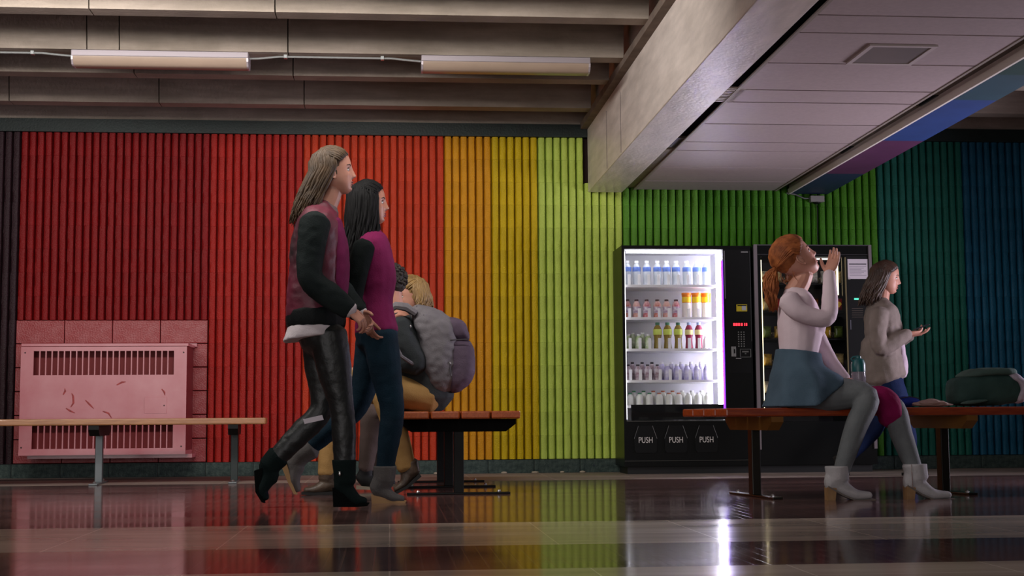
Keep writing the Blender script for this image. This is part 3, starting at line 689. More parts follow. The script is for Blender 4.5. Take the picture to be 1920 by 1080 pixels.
part('glass_pane', MB().box(a0+0.001, a1-0.001, 0.001, 0.005, az0+0.001, az1-0.001), MATS['display_glass'], M2)
def bag_mesh(wd, ht):
    ol = []
    for x, z in ((-1, 0), (-0.5, 0), (0, 0), (0.5, 0), (1, 0), (0.97, 0.25), (1, 0.5), (0.96, 0.75), (1, 1), (0.5, 1), (0, 1), (-0.5, 1), (-1, 1), (-0.96, 0.75), (-1, 0.5), (-0.97, 0.25)):
        ol.append((x*wd/2, 0, z*ht))
    return pillow(ol, (0, 1, 0), 0.045, 4, 0.9)
bagme = bag_mesh(0.072, 0.088).mesh('wrapper', smooth=True); crimp = MB().box(-0.036, 0.036, -0.002, 0.002, 0.082, 0.094).mesh('crimp')
bcols = [('cream', (190, 168, 112)), ('yellow', (180, 140, 34)), ('white', (190, 184, 172)), ('red', (170, 20, 30)), ('orange', (130, 66, 24)), ('purple', (60, 28, 60)), ('green', (84, 104, 36))]
layout = [[2, 0, 4, 3, 2, 2, 0], [0, 3, 1, 5, 4, 0, 3], [6, 1, 0, 2, 1, 1, 6], [1, 4, 0, 3, 6, 5, 0], [2, 1, 4, 0, 3, 2, 1]]
RWN = ['top', 'second', 'third', 'fourth', 'lowest']
for r, row in enumerate(layout):
    for i, c in enumerate(row):
        cn, rgb = bcols[c]
        t = thing('snack_bag', '%s %s snack bag from the left on the snack machine\'s %s shelf' % (ORD[i], cn, RWN[r]), 'snack', (VX(cols7[i], 560), YM+0.075, nsh[r]+0.002), 0, 'snack bags in the vending machine')
        link('wrapper', bagme, mat('wrap_'+cn, rgb, 0.25, rgb2=tuple(min(255, int(v*0.35+10)) for v in rgb), vscale=26), t)
        link('crimp', crimp, mat('wrap_'+cn, rgb), t)
        if r == 1 and i == 6:
            part('emblem', MB().prism([(0.024*math.cos(a)*(1 if math.sin(a) > -0.2 else 0.6), -0.0255, 0.045+0.024*math.sin(a)) for a in [k*PI/6 for k in range(12)]], (0, 0.003, 0)), mat('emblem_yellow', (235, 190, 60), 0.5), t)
# notice, panel marks
nt_ = thing('paper_notice', 'white printed paper notice taped to the snack machine', 'notice', (VX(1593.5), YM-0.004, VZ(523, 1612)))
pw_, ph_ = VX(1631.5)-VX(1593.5), VZ(486, 1612)-VZ(523, 1612)
part('sheet', MB().box(0, pw_, 0, 0.002, 0, ph_), mat('paper', (205, 195, 205), 0.7), nt_)
part('heading_line', MB().box(0.012, pw_-0.012, -0.0008, 0, ph_-0.045, ph_-0.036), mat('ink_dark', (70, 66, 76), 0.7), nt_)
for i in range(7):
    part('text_line', MB().box(0.014, pw_-0.014-0.02*(i % 3), -0.0006, 0, ph_-0.062-0.012*i, ph_-0.058-0.012*i), mat('ink_grey', (140, 134, 146), 0.7), nt_)
for x in (0.0, pw_-0.015): part('tape', MB().box(x, x+0.02, -0.001, 0, -0.004, 0.01), mat('tape', (180, 172, 180), 0.3), nt_)
def nbox(n_, x0, x1, y0, y1, m_, dep=0.006): return part(n_, MB().box(NX(x0), NX(x1), -dep, 0.001, NZ(y1), NZ(y0)), m_, M2)
nbox('control_panel', 1591, 1631, 480, 760, mb_black2, 0.0025)
nbox('display', 1604, 1617, 559, 562, mat('green_led', (80, 255, 190), 0.5, emit=(0.1, 0.8, 0.5), estr=1.0), 0.006)
for r in range(5): nbox('speaker_slot', 1599, 1620, 578+r*4, 579.2+r*4, mat('slot_brown', (60, 50, 40), 0.5), 0.004)
nbox('coin_slot', 1595, 1597, 600, 618, mat('slot_grey', (90, 90, 100), 0.3), 0.006)  # plain grey coin slot
# junction box and wiring on wall
jb = thing('junction_box', 'small grey box with wires on the green wall under the painted beam', 'electrical box', (X(1520, 372, D-0.07), D-0.07, at(1520, 378, D-0.07).z))
jw = X(1546, 372, D-0.07)-X(1520, 372, D-0.07)
part('housing', MB().box(0, jw, 0, 0.055, 0, 0.052, bev=0.004), mat('box_grey', (150, 146, 142), 0.4), jb)
part('lens', MB().lathe((jw/2, 0.03, 0), [(0.02, -0.014), (0.03, -0.008), (0.03, 0.0)], 12), black_m, jb)
z_ = at(1490, 364, D-0.05).z-jb.location.z
part('cable', MB().tube([(-0.2, 0.02, z_+0.01), (-0.12, 0.02, z_-0.005), (-0.05, 0.02, 0.03), (0.01, 0.02, 0.03)], 0.006, 6), mat('cable_grey', (110, 112, 110), 0.5), jb)
part('cable', MB().tube([(jw/2, 0.045, 0.0), (jw/2+0.01, 0.045, -0.06), (jw/2+0.005, 0.045, -0.3), (jw/2+0.008, 0.045, -0.42)], 0.004, 6), black_m, jb)
# litter chips at the skirting
for i, px in enumerate((817, 945, 1003, 1054, 1092)):
    p = at(px, 884, D-0.09); mbx = MB().ell((0, 0, 0.008), (0.02+0.006*(i % 3), 0.012, 0.009), nu=7, nv=4)
    o = part('plaster_chip', mbx, mat('chip_pale', (170, 158, 140), 0.9)); o.location = (p.x, D-0.09, 0)
    tag(o, 'pale plaster crumb on the floor by the skirting, %s from the left' % ORD[i], 'debris', 'plaster crumbs along the skirting')

# ================================================================ PEOPLE
SIDE = Vector((0, 1, 0))
def skinm(n_, rgb): return mat(n_, rgb, 0.5, var=0.04, vscale=20)
def cloth(n_, rgb, rgb2=None, rough=0.85, vs=6, bump=0.25, spec=0.12, coat=0.0): return mat(n_, rgb, rough, rgb2=rgb2, vscale=vs, bump=bump, bscale=160, spec=spec, var=0.08, coat=coat)

class Head:
    def __init__(s, c, pitch=0.0, yaw=0.0, sc=1.0, roll=0.0):
        # yaw 0 = facing +X, positive turns away from the camera
        s.c = Vector(c); s.k = sc
        s.f = Vector((math.cos(pitch)*math.cos(yaw), math.cos(pitch)*math.sin(yaw), math.sin(pitch)))
        s.s = Vector((-math.sin(yaw), math.cos(yaw), 0)); s.u = s.f.cross(s.s)
        if roll:
            R_ = Matrix.Rotation(roll, 3, s.f); s.s = R_ @ s.s; s.u = R_ @ s.u
    def w(s, f, l, u): return s.c+(s.f*f+s.s*l+s.u*u)*s.k
    def e(s, mb, c, r, tilt=0.0):
        f = s.f*math.cos(tilt)+s.u*math.sin(tilt); u = s.u*math.cos(tilt)-s.f*math.sin(tilt)
        mb.ell(s.w(*c), [v*s.k for v in r], (f, s.s, u), 18, 12)
    def build(s, mb, neck_to, nr=0.05, ears=True):
        rows = cat([(0.126, 0.004, -0.020, 0.010), (0.120, 0.034, -0.048, 0.036), (0.105, 0.060, -0.074, 0.054), (0.080, 0.079, -0.094, 0.067), (0.050, 0.0865, -0.104, 0.0745),
                    (0.020, 0.087, -0.105, 0.0755), (-0.010, 0.084, -0.098, 0.072), (-0.035, 0.082, -0.084, 0.068), (-0.060, 0.079, -0.060, 0.0605), (-0.080, 0.074, -0.035, 0.050),
                    (-0.097, 0.067, -0.008, 0.037), (-0.108, 0.058, 0.014, 0.024), (-0.113, 0.050, 0.028, 0.010)], 4)
        G = lambda x, m_, sg: math.exp(-((x-m_)/sg)**2)
        rings = []
        for u, lf, lb, w_ in rows:
            fc = (lf+lb)/2; hl = (lf-lb)/2; ring = []
            for j in range(56):
                a = 2*PI*j/56; ca, sa = math.cos(a), math.sin(a)
                f = fc+hl*math.copysign(abs(ca)**0.88, ca); l = w_*math.copysign(abs(sa)**0.92, sa)
                if ca > 0.0:
                    al = abs(l); d = 0.0
                    if u > -0.046: t = min(1, max(0, (0.026-u)/0.058)); d += (0.004+0.0235*t**1.2)*G(l, 0, 0.0095+0.003*t)*(1 if u > -0.033 else max(0, (u+0.046)/0.013))
                    d += 0.0045*G(u, -0.034, 0.008)*G(al, 0.012, 0.006)
                    d += 0.0068*G(u, -0.0575, 0.0055)*G(l, 0, 0.018)+0.0062*G(u, -0.0715, 0.0055)*G(l, 0, 0.016)-0.003*G(u, -0.0645, 0.003)*G(l, 0, 0.02)
                    d += 0.0085*G(u, -0.096, 0.011)*G(l, 0, 0.018)-0.003*G(u, -0.083, 0.006)*G(l, 0, 0.018)
                    d -= 0.0105*G(al, 0.030, 0.014)*G(u, 0.003, 0.011)
                    d += 0.0035*G(al, 0.045, 0.014)*G(u, -0.024, 0.013)+0.0035*G(u, 0.026, 0.008)*G(al, 0.022, 0.022)
                    f += d*min(1, ca*2.5)
                ring.append(s.w(f, l, u))
            rings.append(ring)
        mb.rings(rings)
        if ears:
            for q in (-1, 1):
                s.e(mb, (-0.006, q*0.074, -0.010), (0.013, 0.006, 0.024), 0.2)
                C_ = [(0.004, 0.004), (0.0, 0.020), (-0.010, 0.027), (-0.021, 0.022), (-0.024, 0.006), (-0.018, -0.012), (-0.008, -0.028), (0.0, -0.034), (0.004, -0.026)]
                mb.tube([s.w(x, q*(0.0775-0.35*min(0, x+0.005)), y-0.006) for x, y in C_], 0.0046*s.k, 8)
        limb(mb, [s.w(-0.022, 0, -0.03), s.w(-0.02, 0, -0.085), neck_to], [nr*s.k, nr*0.98*s.k, nr*1.15*s.k], n=14, k=3)
    def features(s, root, lipm, browm, irism):
        off = root_off(root)
        for q in (-1, 1):
            mb = MB(); s.e(mb, (0.0655, q*0.031, 0.002), (0.0112, 0.0135, 0.0100)); part('eye', mb, mat('eye_white', (200, 195, 190), 0.3), root, smooth=True, world=True)
            mb = MB(); s.e(mb, (0.0722, q*0.031, 0.002), (0.0058, 0.0062, 0.0062)); part('iris', mb, irism, root, smooth=True, world=True)
            mb = MB(); mb.tube([s.w(0.0885, q*0.014, 0.022), s.w(0.084, q*0.032, 0.028), s.w(0.070, q*0.050, 0.024)], [0.002, 0.003, 0.0015], 6); part('eyebrow', mb, browm, root, smooth=True, world=True)
            mb = MB(); mb.tube([s.w(0.0745, q*0.018, 0.007), s.w(0.0775, q*0.031, 0.0105), s.w(0.070, q*0.045, 0.006)], [0.0012, 0.0026, 0.0012], 6); part('eyelash', mb, mat('lash', (30, 20, 18), 0.6), root, smooth=True, world=True)
        mb = MB(); s.e(mb, (0.0795, 0, -0.0585), (0.0082, 0.019, 0.0050)); s.e(mb, (0.0775, 0, -0.0705), (0.0082, 0.0165, 0.0055))
        part('lips', mb, lipm, root, smooth=True, world=True)
    def swept(s, mb, rnd, n, en, c0, R_, r=0.005, lo=0.2, hx=0.058):
        c0 = Vector(c0)
        def sl(a, b_, t):
            a_, bb_ = a.normalized(), b_.normalized(); om = max(1e-3, math.acos(max(-1, min(1, a_.dot(bb_)))))
            return (a_*math.sin((1-t)*om)+bb_*math.sin(t*om))/math.sin(om)
        for i in range(n):
            ph = rnd.uniform(-1, 1)*rnd.uniform(0.35, 1); th = ph*1.5
            st = Vector((0.093*math.cos(th)-0.013, 0.080*math.sin(th), 0.086-0.074*abs(ph)**1.5)); e_ = Vector((en[0], en[1]*(1 if ph > 0 else -1), en[2]))
            md = Vector((-0.02, 0.085*math.sin(th)*0.95, 0.044+0.09*math.cos(th)-0.015*abs(ph))); pts = []
            D0, D1, D2 = st-c0, md-c0, e_-c0
            for k in range(11):
                t = k/10; q = sl(D0, D1, t*2) if t < 0.5 else sl(D1, D2, t*2-1)
                k_ = math.sqrt((q.x/R_[0])**2+(q.y/R_[1])**2+(q.z/R_[2])**2)
                q = c0+q/k_*(rnd.uniform(0.99, 1.03)+0.02*math.sin(t*PI))
                pts.append(s.w(q.x, q.y, q.z)+Vector([rnd.uniform(-1, 1)*0.0012 for _ in range(3)]))
            mb.tube(pts, [r*0.5]+[r*1.1]*9+[r*0.7], 6)
    def hair(s, root, m_, n=80, length=0.3, fall=(0, 0, -1), back=0.02, a0=55, wav=0.012, r=0.008, seed=1, cap=True, parttop=(0.045, 0, 0.121), label=None, tail=None, capr=1.0):
        rnd = random.Random(seed); F_ = Vector(fall).normalized(); mb = MB()
        if cap: s.e(mb, (0.012, 0, 0.075), (0.0675, 0.071, 0.055)); s.e(mb, (-0.020, 0, 0.044), (0.100*capr, 0.085*capr, 0.092*capr)); s.e(mb, (-0.028, 0, 0.0), (0.088*capr, 0.083*capr, 0.075*capr))
        for i in range(n):
            phi = math.radians(a0+(180-a0)*((i+rnd.random())/n))*(1 if i % 2 else -1)
            pts = []; rr = []
            for t in (0.0, 0.22, 0.45, 0.7, 0.95):
                el = PI/2*(1-t*1.12)
                p = (-0.018+0.104*math.cos(el)*math.cos(phi), 0.090*math.cos(el)*math.sin(phi), 0.036+0.096*math.sin(el))
                if t == 0: p = parttop
                pts.append(s.w(*p)+Vector([rnd.uniform(-1, 1)*0.004 for _ in range(3)])); rr.append(r*(0.6+0.5*t))
            Ln = length*rnd.uniform(0.72, 1.05)
            if Ln > 0.02:
                p = pts[-1].copy(); ph = rnd.uniform(0, 6)
                nst = 7
                for j in range(1, nst+1):
                    q = p+F_*Ln*j/nst-s.f*back*math.sin(j/nst*PI/2)+Vector((math.sin(ph+j*1.3), math.cos(ph+j*1.1), 0))*wav*(j/nst)
                    pts.append(q); rr.append(r*(1.25-0.95*(j/nst)**2))
            mb.tube(pts, rr, 6)
        if length > 0.1: s.swept(mb, rnd, 110, (-0.07, 0.07, -0.02), (-0.012, 0, 0.043), (0.105*capr, 0.087*capr, 0.095*capr))
        o = part('hair', mb, m_, root, world=True); smooth_mesh(o.data, 179)
        if label: o['label'] = label

def hand(mb, wrist, d, n_, hand_=1, curl=0.5, L_=1.0, spread=0.0, thumb=0.5, curls=None):
    d = Vector(d).normalized(); n_ = Vector(n_); n_ = (n_-d*n_.dot(d)).normalized(); a = d.cross(n_)*hand_
    W_ = Vector(wrist)
    limb(mb, [W_-d*0.03, W_, W_+d*0.04*L_, W_+d*0.085*L_], [(0.021, 0.026), (0.019, 0.027), (0.0165, 0.038), (0.013, 0.038)], side=a, k=3, n=14)
    for k, (o, ln) in enumerate(((0.029, 0.070), (0.0098, 0.079), (-0.0098, 0.073), (-0.029, 0.056))):
        c = curls[k] if curls else curl*(0.9+0.08*k)
        p = W_+d*(0.078-abs(o)*0.18)*L_+a*o; dd = (d+a*spread*o*12).normalized(); pts = [p]
        ax = dd.cross(n_)
        for j, fr in enumerate((0.14, 0.42, 0.3, 0.24)):
            if j: dd = Matrix.Rotation(c*0.62, 3, ax) @ dd
            p = p+dd*ln*fr*L_; pts.append(p.copy())
        limb(mb, pts, [0.0088, 0.0086, 0.0082, 0.0074, 0.0060], n=8, k=2)
    p = W_+d*0.018*L_+a*0.024; dd = (d*0.75+a*0.75+n_*0.25*thumb).normalized()
    pts = [p, p+dd*0.032, p+dd*0.032+(dd+d*0.5+n_*0.5*thumb).normalized()*0.03, p+dd*0.032+(dd+d*0.7+n_*0.8*thumb).normalized()*0.052]
    limb(mb, pts, [0.014, 0.0115, 0.0098, 0.0072], n=8, k=2)

class Person:
    def __init__(s, label, Y, base, sc=1.0):
        s.Y = Y; s.S = {}; s.root = thing('person', label, 'person', base)
        s.heads = []; s.hands = []
    def P(s, px, py, dy=0.0): return at(px, py, s.Y+dy)
    def seg(s, name, pts, rads, side=SIDE): s.S[name] = ([s.P(*p) for p in pts], rads, side)
    def skin(s, m_, segs, head=None, neck=None, hands=(), nr=0.05, ears=True):
        ms = []; mb = MB()
        for q in segs:
            p, r, sd = s.S[q]; limb(mb, p, r, sd)
        ms.append(bake(mb, 0.009, 5))
        if head:
            mb = MB(); head.build(mb, neck, nr, ears); ms.append(bake(mb, 0.0027, 3))
        for h in hands:
            mb = MB(); hand(mb, *h[:3], **h[3]); ms.append(bake(mb, 0.0028, 2))
        baked('body', join_meshes(ms, 'body'), m_, s.root)
    def garment(s, name, m_, segs, over=0.01, voxel=0.009, amp=0.003, extra=None, label=None, smooth_it=4):
        mb = MB()
        for q in segs:
            nm, a, b_ = q[:3]; ov = q[3] if len(q) > 3 else over
            p, r, sd = s.S[nm]; limb(mb, p[a:b_], r[a:b_], sd, over=ov)
        if extra: extra(mb)
        return baked(name, bake(mb, voxel, smooth_it, amp, name, seed=len(name)), m_, s.root, label)
def shoe(root, name, S_, A, Hl, B, T, w_, m_, sole_m, kind='flat', shr=0.055, hh=0.03, label=None, heelw=0.05, amp=0.0015):
    S_, A, Hl, B, T = [Vector(q) for q in (S_, A, Hl, B, T)]
    ft = (T-Hl).normalized(); up = (A-(Hl+B)*0.5); up = (up-ft*up.dot(ft)); sd = SIDE
    up = ft.cross(SIDE); up = up if up.z > 0 or abs(up.z) < 0.1 and up.dot(A-Hl) > 0 else -up
    if (A-Hl).dot(up) < 0: up = -up
    h = hh; mb = MB()
    k = (A-Hl).length
    limb(mb, [S_, S_.lerp(A, 0.6), A], [(shr, shr*0.9), (shr*0.92, shr*0.85), (shr*0.9, shr*0.8)], SIDE, k=4)
    heel = Hl+up*(h+0.034)+ft*0.034; mid = Hl.lerp(B, 0.55)+up*(h*0.5+0.05); ball = B+up*0.034; toe = T+up*0.024-ft*0.02
    limb(mb, [heel-ft*0.005, heel.lerp(mid, 0.6)+up*0.012, mid, ball, toe], [(0.046, w_*0.85), (0.050, w_*0.88), (0.045, w_*0.9), (0.031, w_), (0.019, w_*0.72)], SIDE, k=4)
    limb(mb, [A+up*0.01, heel+up*0.005], [(shr*0.92, shr*0.78), (0.048, w_*0.84)], SIDE, k=4)
    me_ = bake(mb, 0.006, 4, amp, name)
    if up.z > 0.92 and (S_-A).z > 0.9*(S_-A).length:
        for v in me_.vertices: v.co.z = min(v.co.z, S_.z)
    o = baked(name, me_, m_, root, label)
    off = root_off(root); mb = MB()
    def slab(poly, ww): mb.prism([p-SIDE*ww for p in poly], SIDE*2*ww)
    if kind == 'flat':
        slab([Hl, B, T, T+up*0.016-ft*0.0, B+up*0.016, Hl+up*0.022], w_*0.92)
    elif kind == 'wedge':
        slab([Hl+ft*0.006, B, T-ft*0.01, T+up*0.014, B+up*0.02, Hl.lerp(B, 0.5)+up*(h*0.62+0.02), Hl+up*(h+0.02)+ft*0.003], w_*0.80)
    else:
        slab([Hl+ft*0.016, Hl+ft*(heelw+0.004), Hl+ft*(heelw+0.014)+up*(h+0.018), Hl+up*(h+0.014)+ft*0.016], w_*0.72)
        part('heel', mb, sole_m, o, world=True) if False else None
    p_ = part('heel' if kind == 'block' else 'sole', mb, sole_m, o, world=True)
    if kind == 'block':
        mb2 = MB(); mb2.prism([p-SIDE*w_*0.74 for p in [Hl+up*(h+0.014)+ft*0.02, Hl.lerp(B, 0.6)+up*(h*0.45), B, T, T+up*0.006, B+up*0.008, Hl.lerp(B, 0.6)+up*(h*0.45+0.01), Hl+up*(h+0.022)+ft*0.02]], SIDE*2*w_*0.74)
        part('sole', mb2, mat('sole_thin', (104, 96, 90), 0.7), o, world=True)
    return o

sk = skinm('skin_warm', (188, 134, 114)); sk2 = skinm('skin_tan', (170, 116, 94)); lipm = mat('lip_rose', (150, 62, 70), 0.4)
lip_n = mat('lip_natural', (160, 96, 90), 0.45); brow_b = mat('brow_brown', (60, 38, 26), 0.7); iris_b = mat('iris_brown', (50, 36, 30), 0.3)

# ---- 1 tall walking woman in dark jacket
p = Person('tall woman with long light brown hair walking right in a dark and burgundy jacket', 7.17, hp(655, 950))
p.seg('torso', [(606, 648), (602, 620), (594, 560), (594, 480), (598, 420), (606, 392)], [(0.10, 0.15), (0.118, 0.168), (0.098, 0.132), (0.115, 0.155), (0.092, 0.175), (0.055, 0.075)])
p.seg('arm_n', [(592, 415, -0.165), (585, 455, -0.20), (582, 520, -0.22), (620, 555, -0.22), (654, 580, -0.20)], [0.055, 0.047, 0.040, 0.037, 0.026])
p.seg('arm_f', [(602, 415, 0.145), (610, 460, 0.155), (622, 522, 0.155), (650, 560, 0.13), (674, 588, 0.08)], [0.055, 0.047, 0.040, 0.037, 0.026])
p.seg('leg_n', [(614, 625, -0.085), (626, 690, -0.09), (641, 768, -0.085), (645, 820, -0.085), (646, 905, -0.085)], [0.095, 0.082, 0.057, 0.056, 0.042])
p.seg('leg_f', [(600, 625, 0.085), (602, 690, 0.09), (604, 765, 0.085), (563, 812, 0.085), (506, 872, 0.085)], [0.095, 0.080, 0.058, 0.057, 0.042])
h1 = Head(p.P(627, 325), pitch=0.16, sc=1.02)
p.skin(sk, ['torso', 'arm_n', 'arm_f', 'leg_n', 'leg_f'], h1, p.P(608, 394), [(p.P(654, 580, -0.20), p.P(690, 612, -0.20)-p.P(654, 580, -0.20), (0.4, 0.2, -0.8), dict(hand_=1, curl=0.9)), (p.P(674, 588, 0.08), p.P(694, 612, 0.04)-p.P(674, 588, 0.08), (0.2, -0.6, -0.6), dict(hand_=-1, curl=0.9))])
h1.features(p.root, lip_n, brow_b, iris_b)
h1.hair(p.root, mat('hair_light_brown', (58, 42, 25), 0.55, rgb2=(88, 66, 42), vscale=18), n=170, r=0.0062, length=0.27, fall=(-0.18, 0, -1), back=0.045, a0=70, seed=3)
jm = mat('dark_burgundy_jacket', (22, 26, 28), 0.5, rgb2=(122, 38, 62), vscale=3.6, bump=0.2, bscale=50)
p.garment('jacket', jm, [('torso', 2, 6)], over=0.024, amp=0.007, extra=lambda mb: limb(mb, [p.P(592, 500), p.P(590, 545), p.P(591, 592)], [(0.135, 0.165), (0.145, 0.175), (0.150, 0.182)], SIDE, k=3))
bsl = cloth('black_bomber_sleeve', (20, 28, 28), (34, 42, 42), rough=0.7)
for a_ in ('arm_n', 'arm_f'): p.garment('sleeve', bsl, [(a_, 0, 5)], over=0.026, amp=0.006)
blackj = cloth('black_jacket_rib', (20, 24, 25), rough=0.6)
p.garment('waistband', blackj, [], extra=lambda mb: limb(mb, [p.P(592, 584), p.P(592, 600), p.P(592, 613)], [(0.152, 0.19), (0.156, 0.196), (0.150, 0.192)], SIDE, k=3), amp=0.003)
p.garment('collar', cloth('grey_scarf', (120, 104, 104), (90, 70, 76)), [], extra=lambda mb: limb(mb, [p.P(600, 408), p.P(612, 388)], [(0.082, 0.10), (0.07, 0.075)], SIDE, k=3), amp=0.007)
p.garment('inner_top', cloth('magenta_top', (116, 38, 80)), [], extra=lambda mb: limb(mb, [p.P(628, 415), p.P(637, 470), p.P(636, 540), p.P(632, 590)], [(0.035, 0.09), (0.05, 0.115), (0.05, 0.11), (0.045, 0.12)], SIDE, k=3), amp=0.004)
def hemx(mb):
    rings = []
    for t in range(7):
        f = t/6; ring = []
        for j in range(36):
            a = 2*PI*j/36; rr = 1+0.05*math.sin(5*a+1)*f
            c = p.P(592-7*f, 608+24*f); sag = 0.03*f*max(0, -math.cos(a))
            ring.append(c+Vector((math.cos(a)*(0.138+0.018*f)*rr, math.sin(a)*(0.185+0.015*f)*rr, -sag)))
        rings.append(ring)
    mb.rings(rings)
p.garment('shirt_hem', cloth('white_shirt', (205, 196, 200)), [], extra=hemx, amp=0.003)
leather = mat('black_leather', (16, 22, 22), 0.5, var=0.2, bump=0.5, bscale=26, spec=0.6)
p.garment('trousers', leather, [('torso', 0, 2, 0.008), ('leg_n', 0, 5), ('leg_f', 0, 5)], over=0.006, amp=0.005)
for w0_, w1_, sd_ in ((p.P(644, 571, -0.205), p.P(657, 583, -0.20), 1), (p.P(665, 579, 0.09), p.P(677, 591, 0.08), 1)):
    p.garment('cuff', cloth('white_cuff', (200, 190, 194)), [], extra=lambda mb: limb(mb, [w0_, w1_], [0.042, 0.045], k=3), voxel=0.006, amp=0.003)
bb_ = cloth('black_suede', (14, 26, 26), rough=0.8)
shoe(p.root, 'wedge_boot', p.P(645, 862, -0.085), p.P(647, 905, -0.085), p.P(623, 950, -0.085), p.P(668, 950, -0.085), p.P(693, 948, -0.085), 0.046, bb_, mat('black_wedge', (8, 11, 11), 0.9, spec=0.1), 'wedge', 0.062, 0.075)
shoe(p.root, 'wedge_boot', p.P(522, 855, 0.085), p.P(502, 876, 0.085), p.P(477, 880, 0.085), p.P(480, 922, 0.085), p.P(492, 944, 0.085), 0.046, bb_, MATS['black_wedge'], 'wedge', 0.062, 0.025)
part('knee_patch', MB().prism([p.P(568, 786, 0.015), p.P(604, 778, 0.015), p.P(607, 787, 0.015), p.P(571, 795, 0.015)], (0, 0.01, 0)), mat('pale_patch', (190, 180, 190), 0.3), p.root, world=True)
part('zip_pull', MB().ell(p.P(637, 888, -0.155), (0.006, 0.004, 0.012)), mat('zip_silver', (190, 190, 190), 0.2, metal=0.9), p.root, world=True)

# ---- 2 black haired walking woman
p = Person('shorter woman with long black hair walking right in magenta top and dark jeans', 7.60, hp(735, 945))
p.seg('torso', [(706, 648), (706, 622), (702, 570), (702, 520), (698, 460), (694, 436)], [(0.10, 0.15), (0.112, 0.162), (0.092, 0.125), (0.112, 0.15), (0.088, 0.168), (0.052, 0.07)])
p.seg('arm_n', [(684, 462, -0.155), (672, 505, -0.18), (662, 562, -0.18), (674, 580, -0.18), (686, 596, -0.18)], [0.050, 0.043, 0.037, 0.034, 0.025])
p.seg('arm_f', [(700, 462, 0.155), (700, 505, 0.18), (698, 555, 0.18), (702, 590, 0.17), (706, 622, 0.16)], [0.050, 0.043, 0.037, 0.034, 0.025])
p.seg('leg_n', [(712, 628, -0.08), (722, 690, -0.085), (735, 765, -0.08), (731, 815, -0.08), (720, 890, -0.08)], [0.092, 0.084, 0.060, 0.057, 0.040])
p.seg('leg_f', [(700, 628, 0.08), (690, 690, 0.085), (668, 765, 0.08), (620, 805, 0.08), (566, 850, 0.08)], [0.092, 0.080, 0.057, 0.055, 0.040])
h2 = Head(p.P(693, 384), pitch=0.1, sc=0.98)
p.skin(sk2, ['torso', 'arm_n', 'arm_f', 'leg_n', 'leg_f'], h2, p.P(692, 440), [(p.P(686, 596, -0.18), (0.3, 0, -0.95), (0.6, 0.3, -0.2), dict(hand_=1, curl=0.8)), (p.P(706, 622, 0.16), (0, 0, -1), (-0.3, -1, 0), dict(hand_=-1, curl=0.6))])
h2.features(p.root, lipm, mat('brow_black', (20, 14, 14), 0.7), iris_b)
bh = mat('hair_black', (7, 7, 8), 0.7, rgb2=(13, 12, 13), vscale=20, spec=0.2)
h2.hair(p.root, bh, n=190, length=0.40, fall=(0.06, 0, -1), back=0.02, a0=48, wav=0.02, r=0.0068, seed=5)
p.garment('top', cloth('plum_top', (104, 24, 66), (122, 34, 80)), [('torso', 1, 6)], over=0.010, amp=0.004)
for a_ in ('arm_n', 'arm_f'): p.garment('sleeve', cloth('black_knit', (14, 20, 20)), [(a_, 0, 4)], over=0.014, amp=0.005)
p.garment('jeans', cloth('dark_teal_denim', (16, 34, 46), (22, 46, 60), rough=0.75), [('torso', 0, 2, 0.008), ('leg_n', 0, 5), ('leg_f', 0, 5)], over=0.005, amp=0.004)
gb = cloth('grey_suede', (86, 84, 84), (104, 100, 98), rough=0.9); crepe = mat('crepe_sole', (176, 138, 92), 0.6)
shoe(p.root, 'ankle_boot', p.P(722, 874, -0.08), p.P(720, 902, -0.08), p.P(695, 945, -0.08), p.P(736, 945, -0.08), p.P(762, 944, -0.08), 0.046, gb, crepe, 'wedge', 0.064, 0.03)
shoe(p.root, 'ankle_boot', p.P(585, 840, 0.08), p.P(560, 855, 0.08), p.P(527, 870, 0.08), p.P(541, 905, 0.08), p.P(553, 929, 0.08), 0.046, gb, crepe, 'wedge', 0.062, 0.012)

# ---- 3 seated man with rucksack
p = Person('dark haired man in grey shirt and khaki trousers sitting on bench, facing left', 8.45, hp(600, 925))
p.seg('torso', [(806, 752), (800, 730), (782, 690), (760, 645), (746, 605), (738, 586)], [(0.115, 0.17), (0.125, 0.175), (0.115, 0.16), (0.118, 0.175), (0.09, 0.185), (0.06, 0.075)])
p.seg('arm_n', [(748, 608, -0.185), (762, 645, -0.21), (782, 684, -0.21), (750, 678, -0.20), (722, 664, -0.16)], [0.060, 0.050, 0.043, 0.040, 0.028])
p.seg('arm_f', [(744, 608, 0.18), (745, 650, 0.22), (745, 690, 0.24), (715, 690, 0.22), (690, 688, 0.2)], [0.060, 0.050, 0.043, 0.040, 0.028])
p.seg('leg_n', [(806, 744, -0.09), (765, 738, -0.12), (722, 732, -0.15), (740, 800, -0.15), (763, 878, -0.15)], [0.098, 0.085, 0.066, 0.060, 0.044])
p.seg('leg_f', [(800, 744, 0.09), (720, 732, 0.03), (640, 722, -0.02), (624, 800, -0.03), (614, 890, -0.05)], [0.098, 0.085, 0.066, 0.060, 0.046])
h3 = Head(p.P(728, 535), pitch=-0.12, yaw=PI-0.35, sc=1.0)
p.skin(sk, ['torso', 'arm_n', 'arm_f', 'leg_n', 'leg_f'], h3, p.P(740, 590), [(p.P(722, 664, -0.16), (-1, 0.3, 0.1), (0, 0, -1), dict(hand_=1, curl=0.5)), (p.P(690, 688, 0.2), (-1, -0.3, -0.1), (0, 0, -1), dict(hand_=-1, curl=0.5))], nr=0.058)
h3.features(p.root, lip_n, brow_b, iris_b)
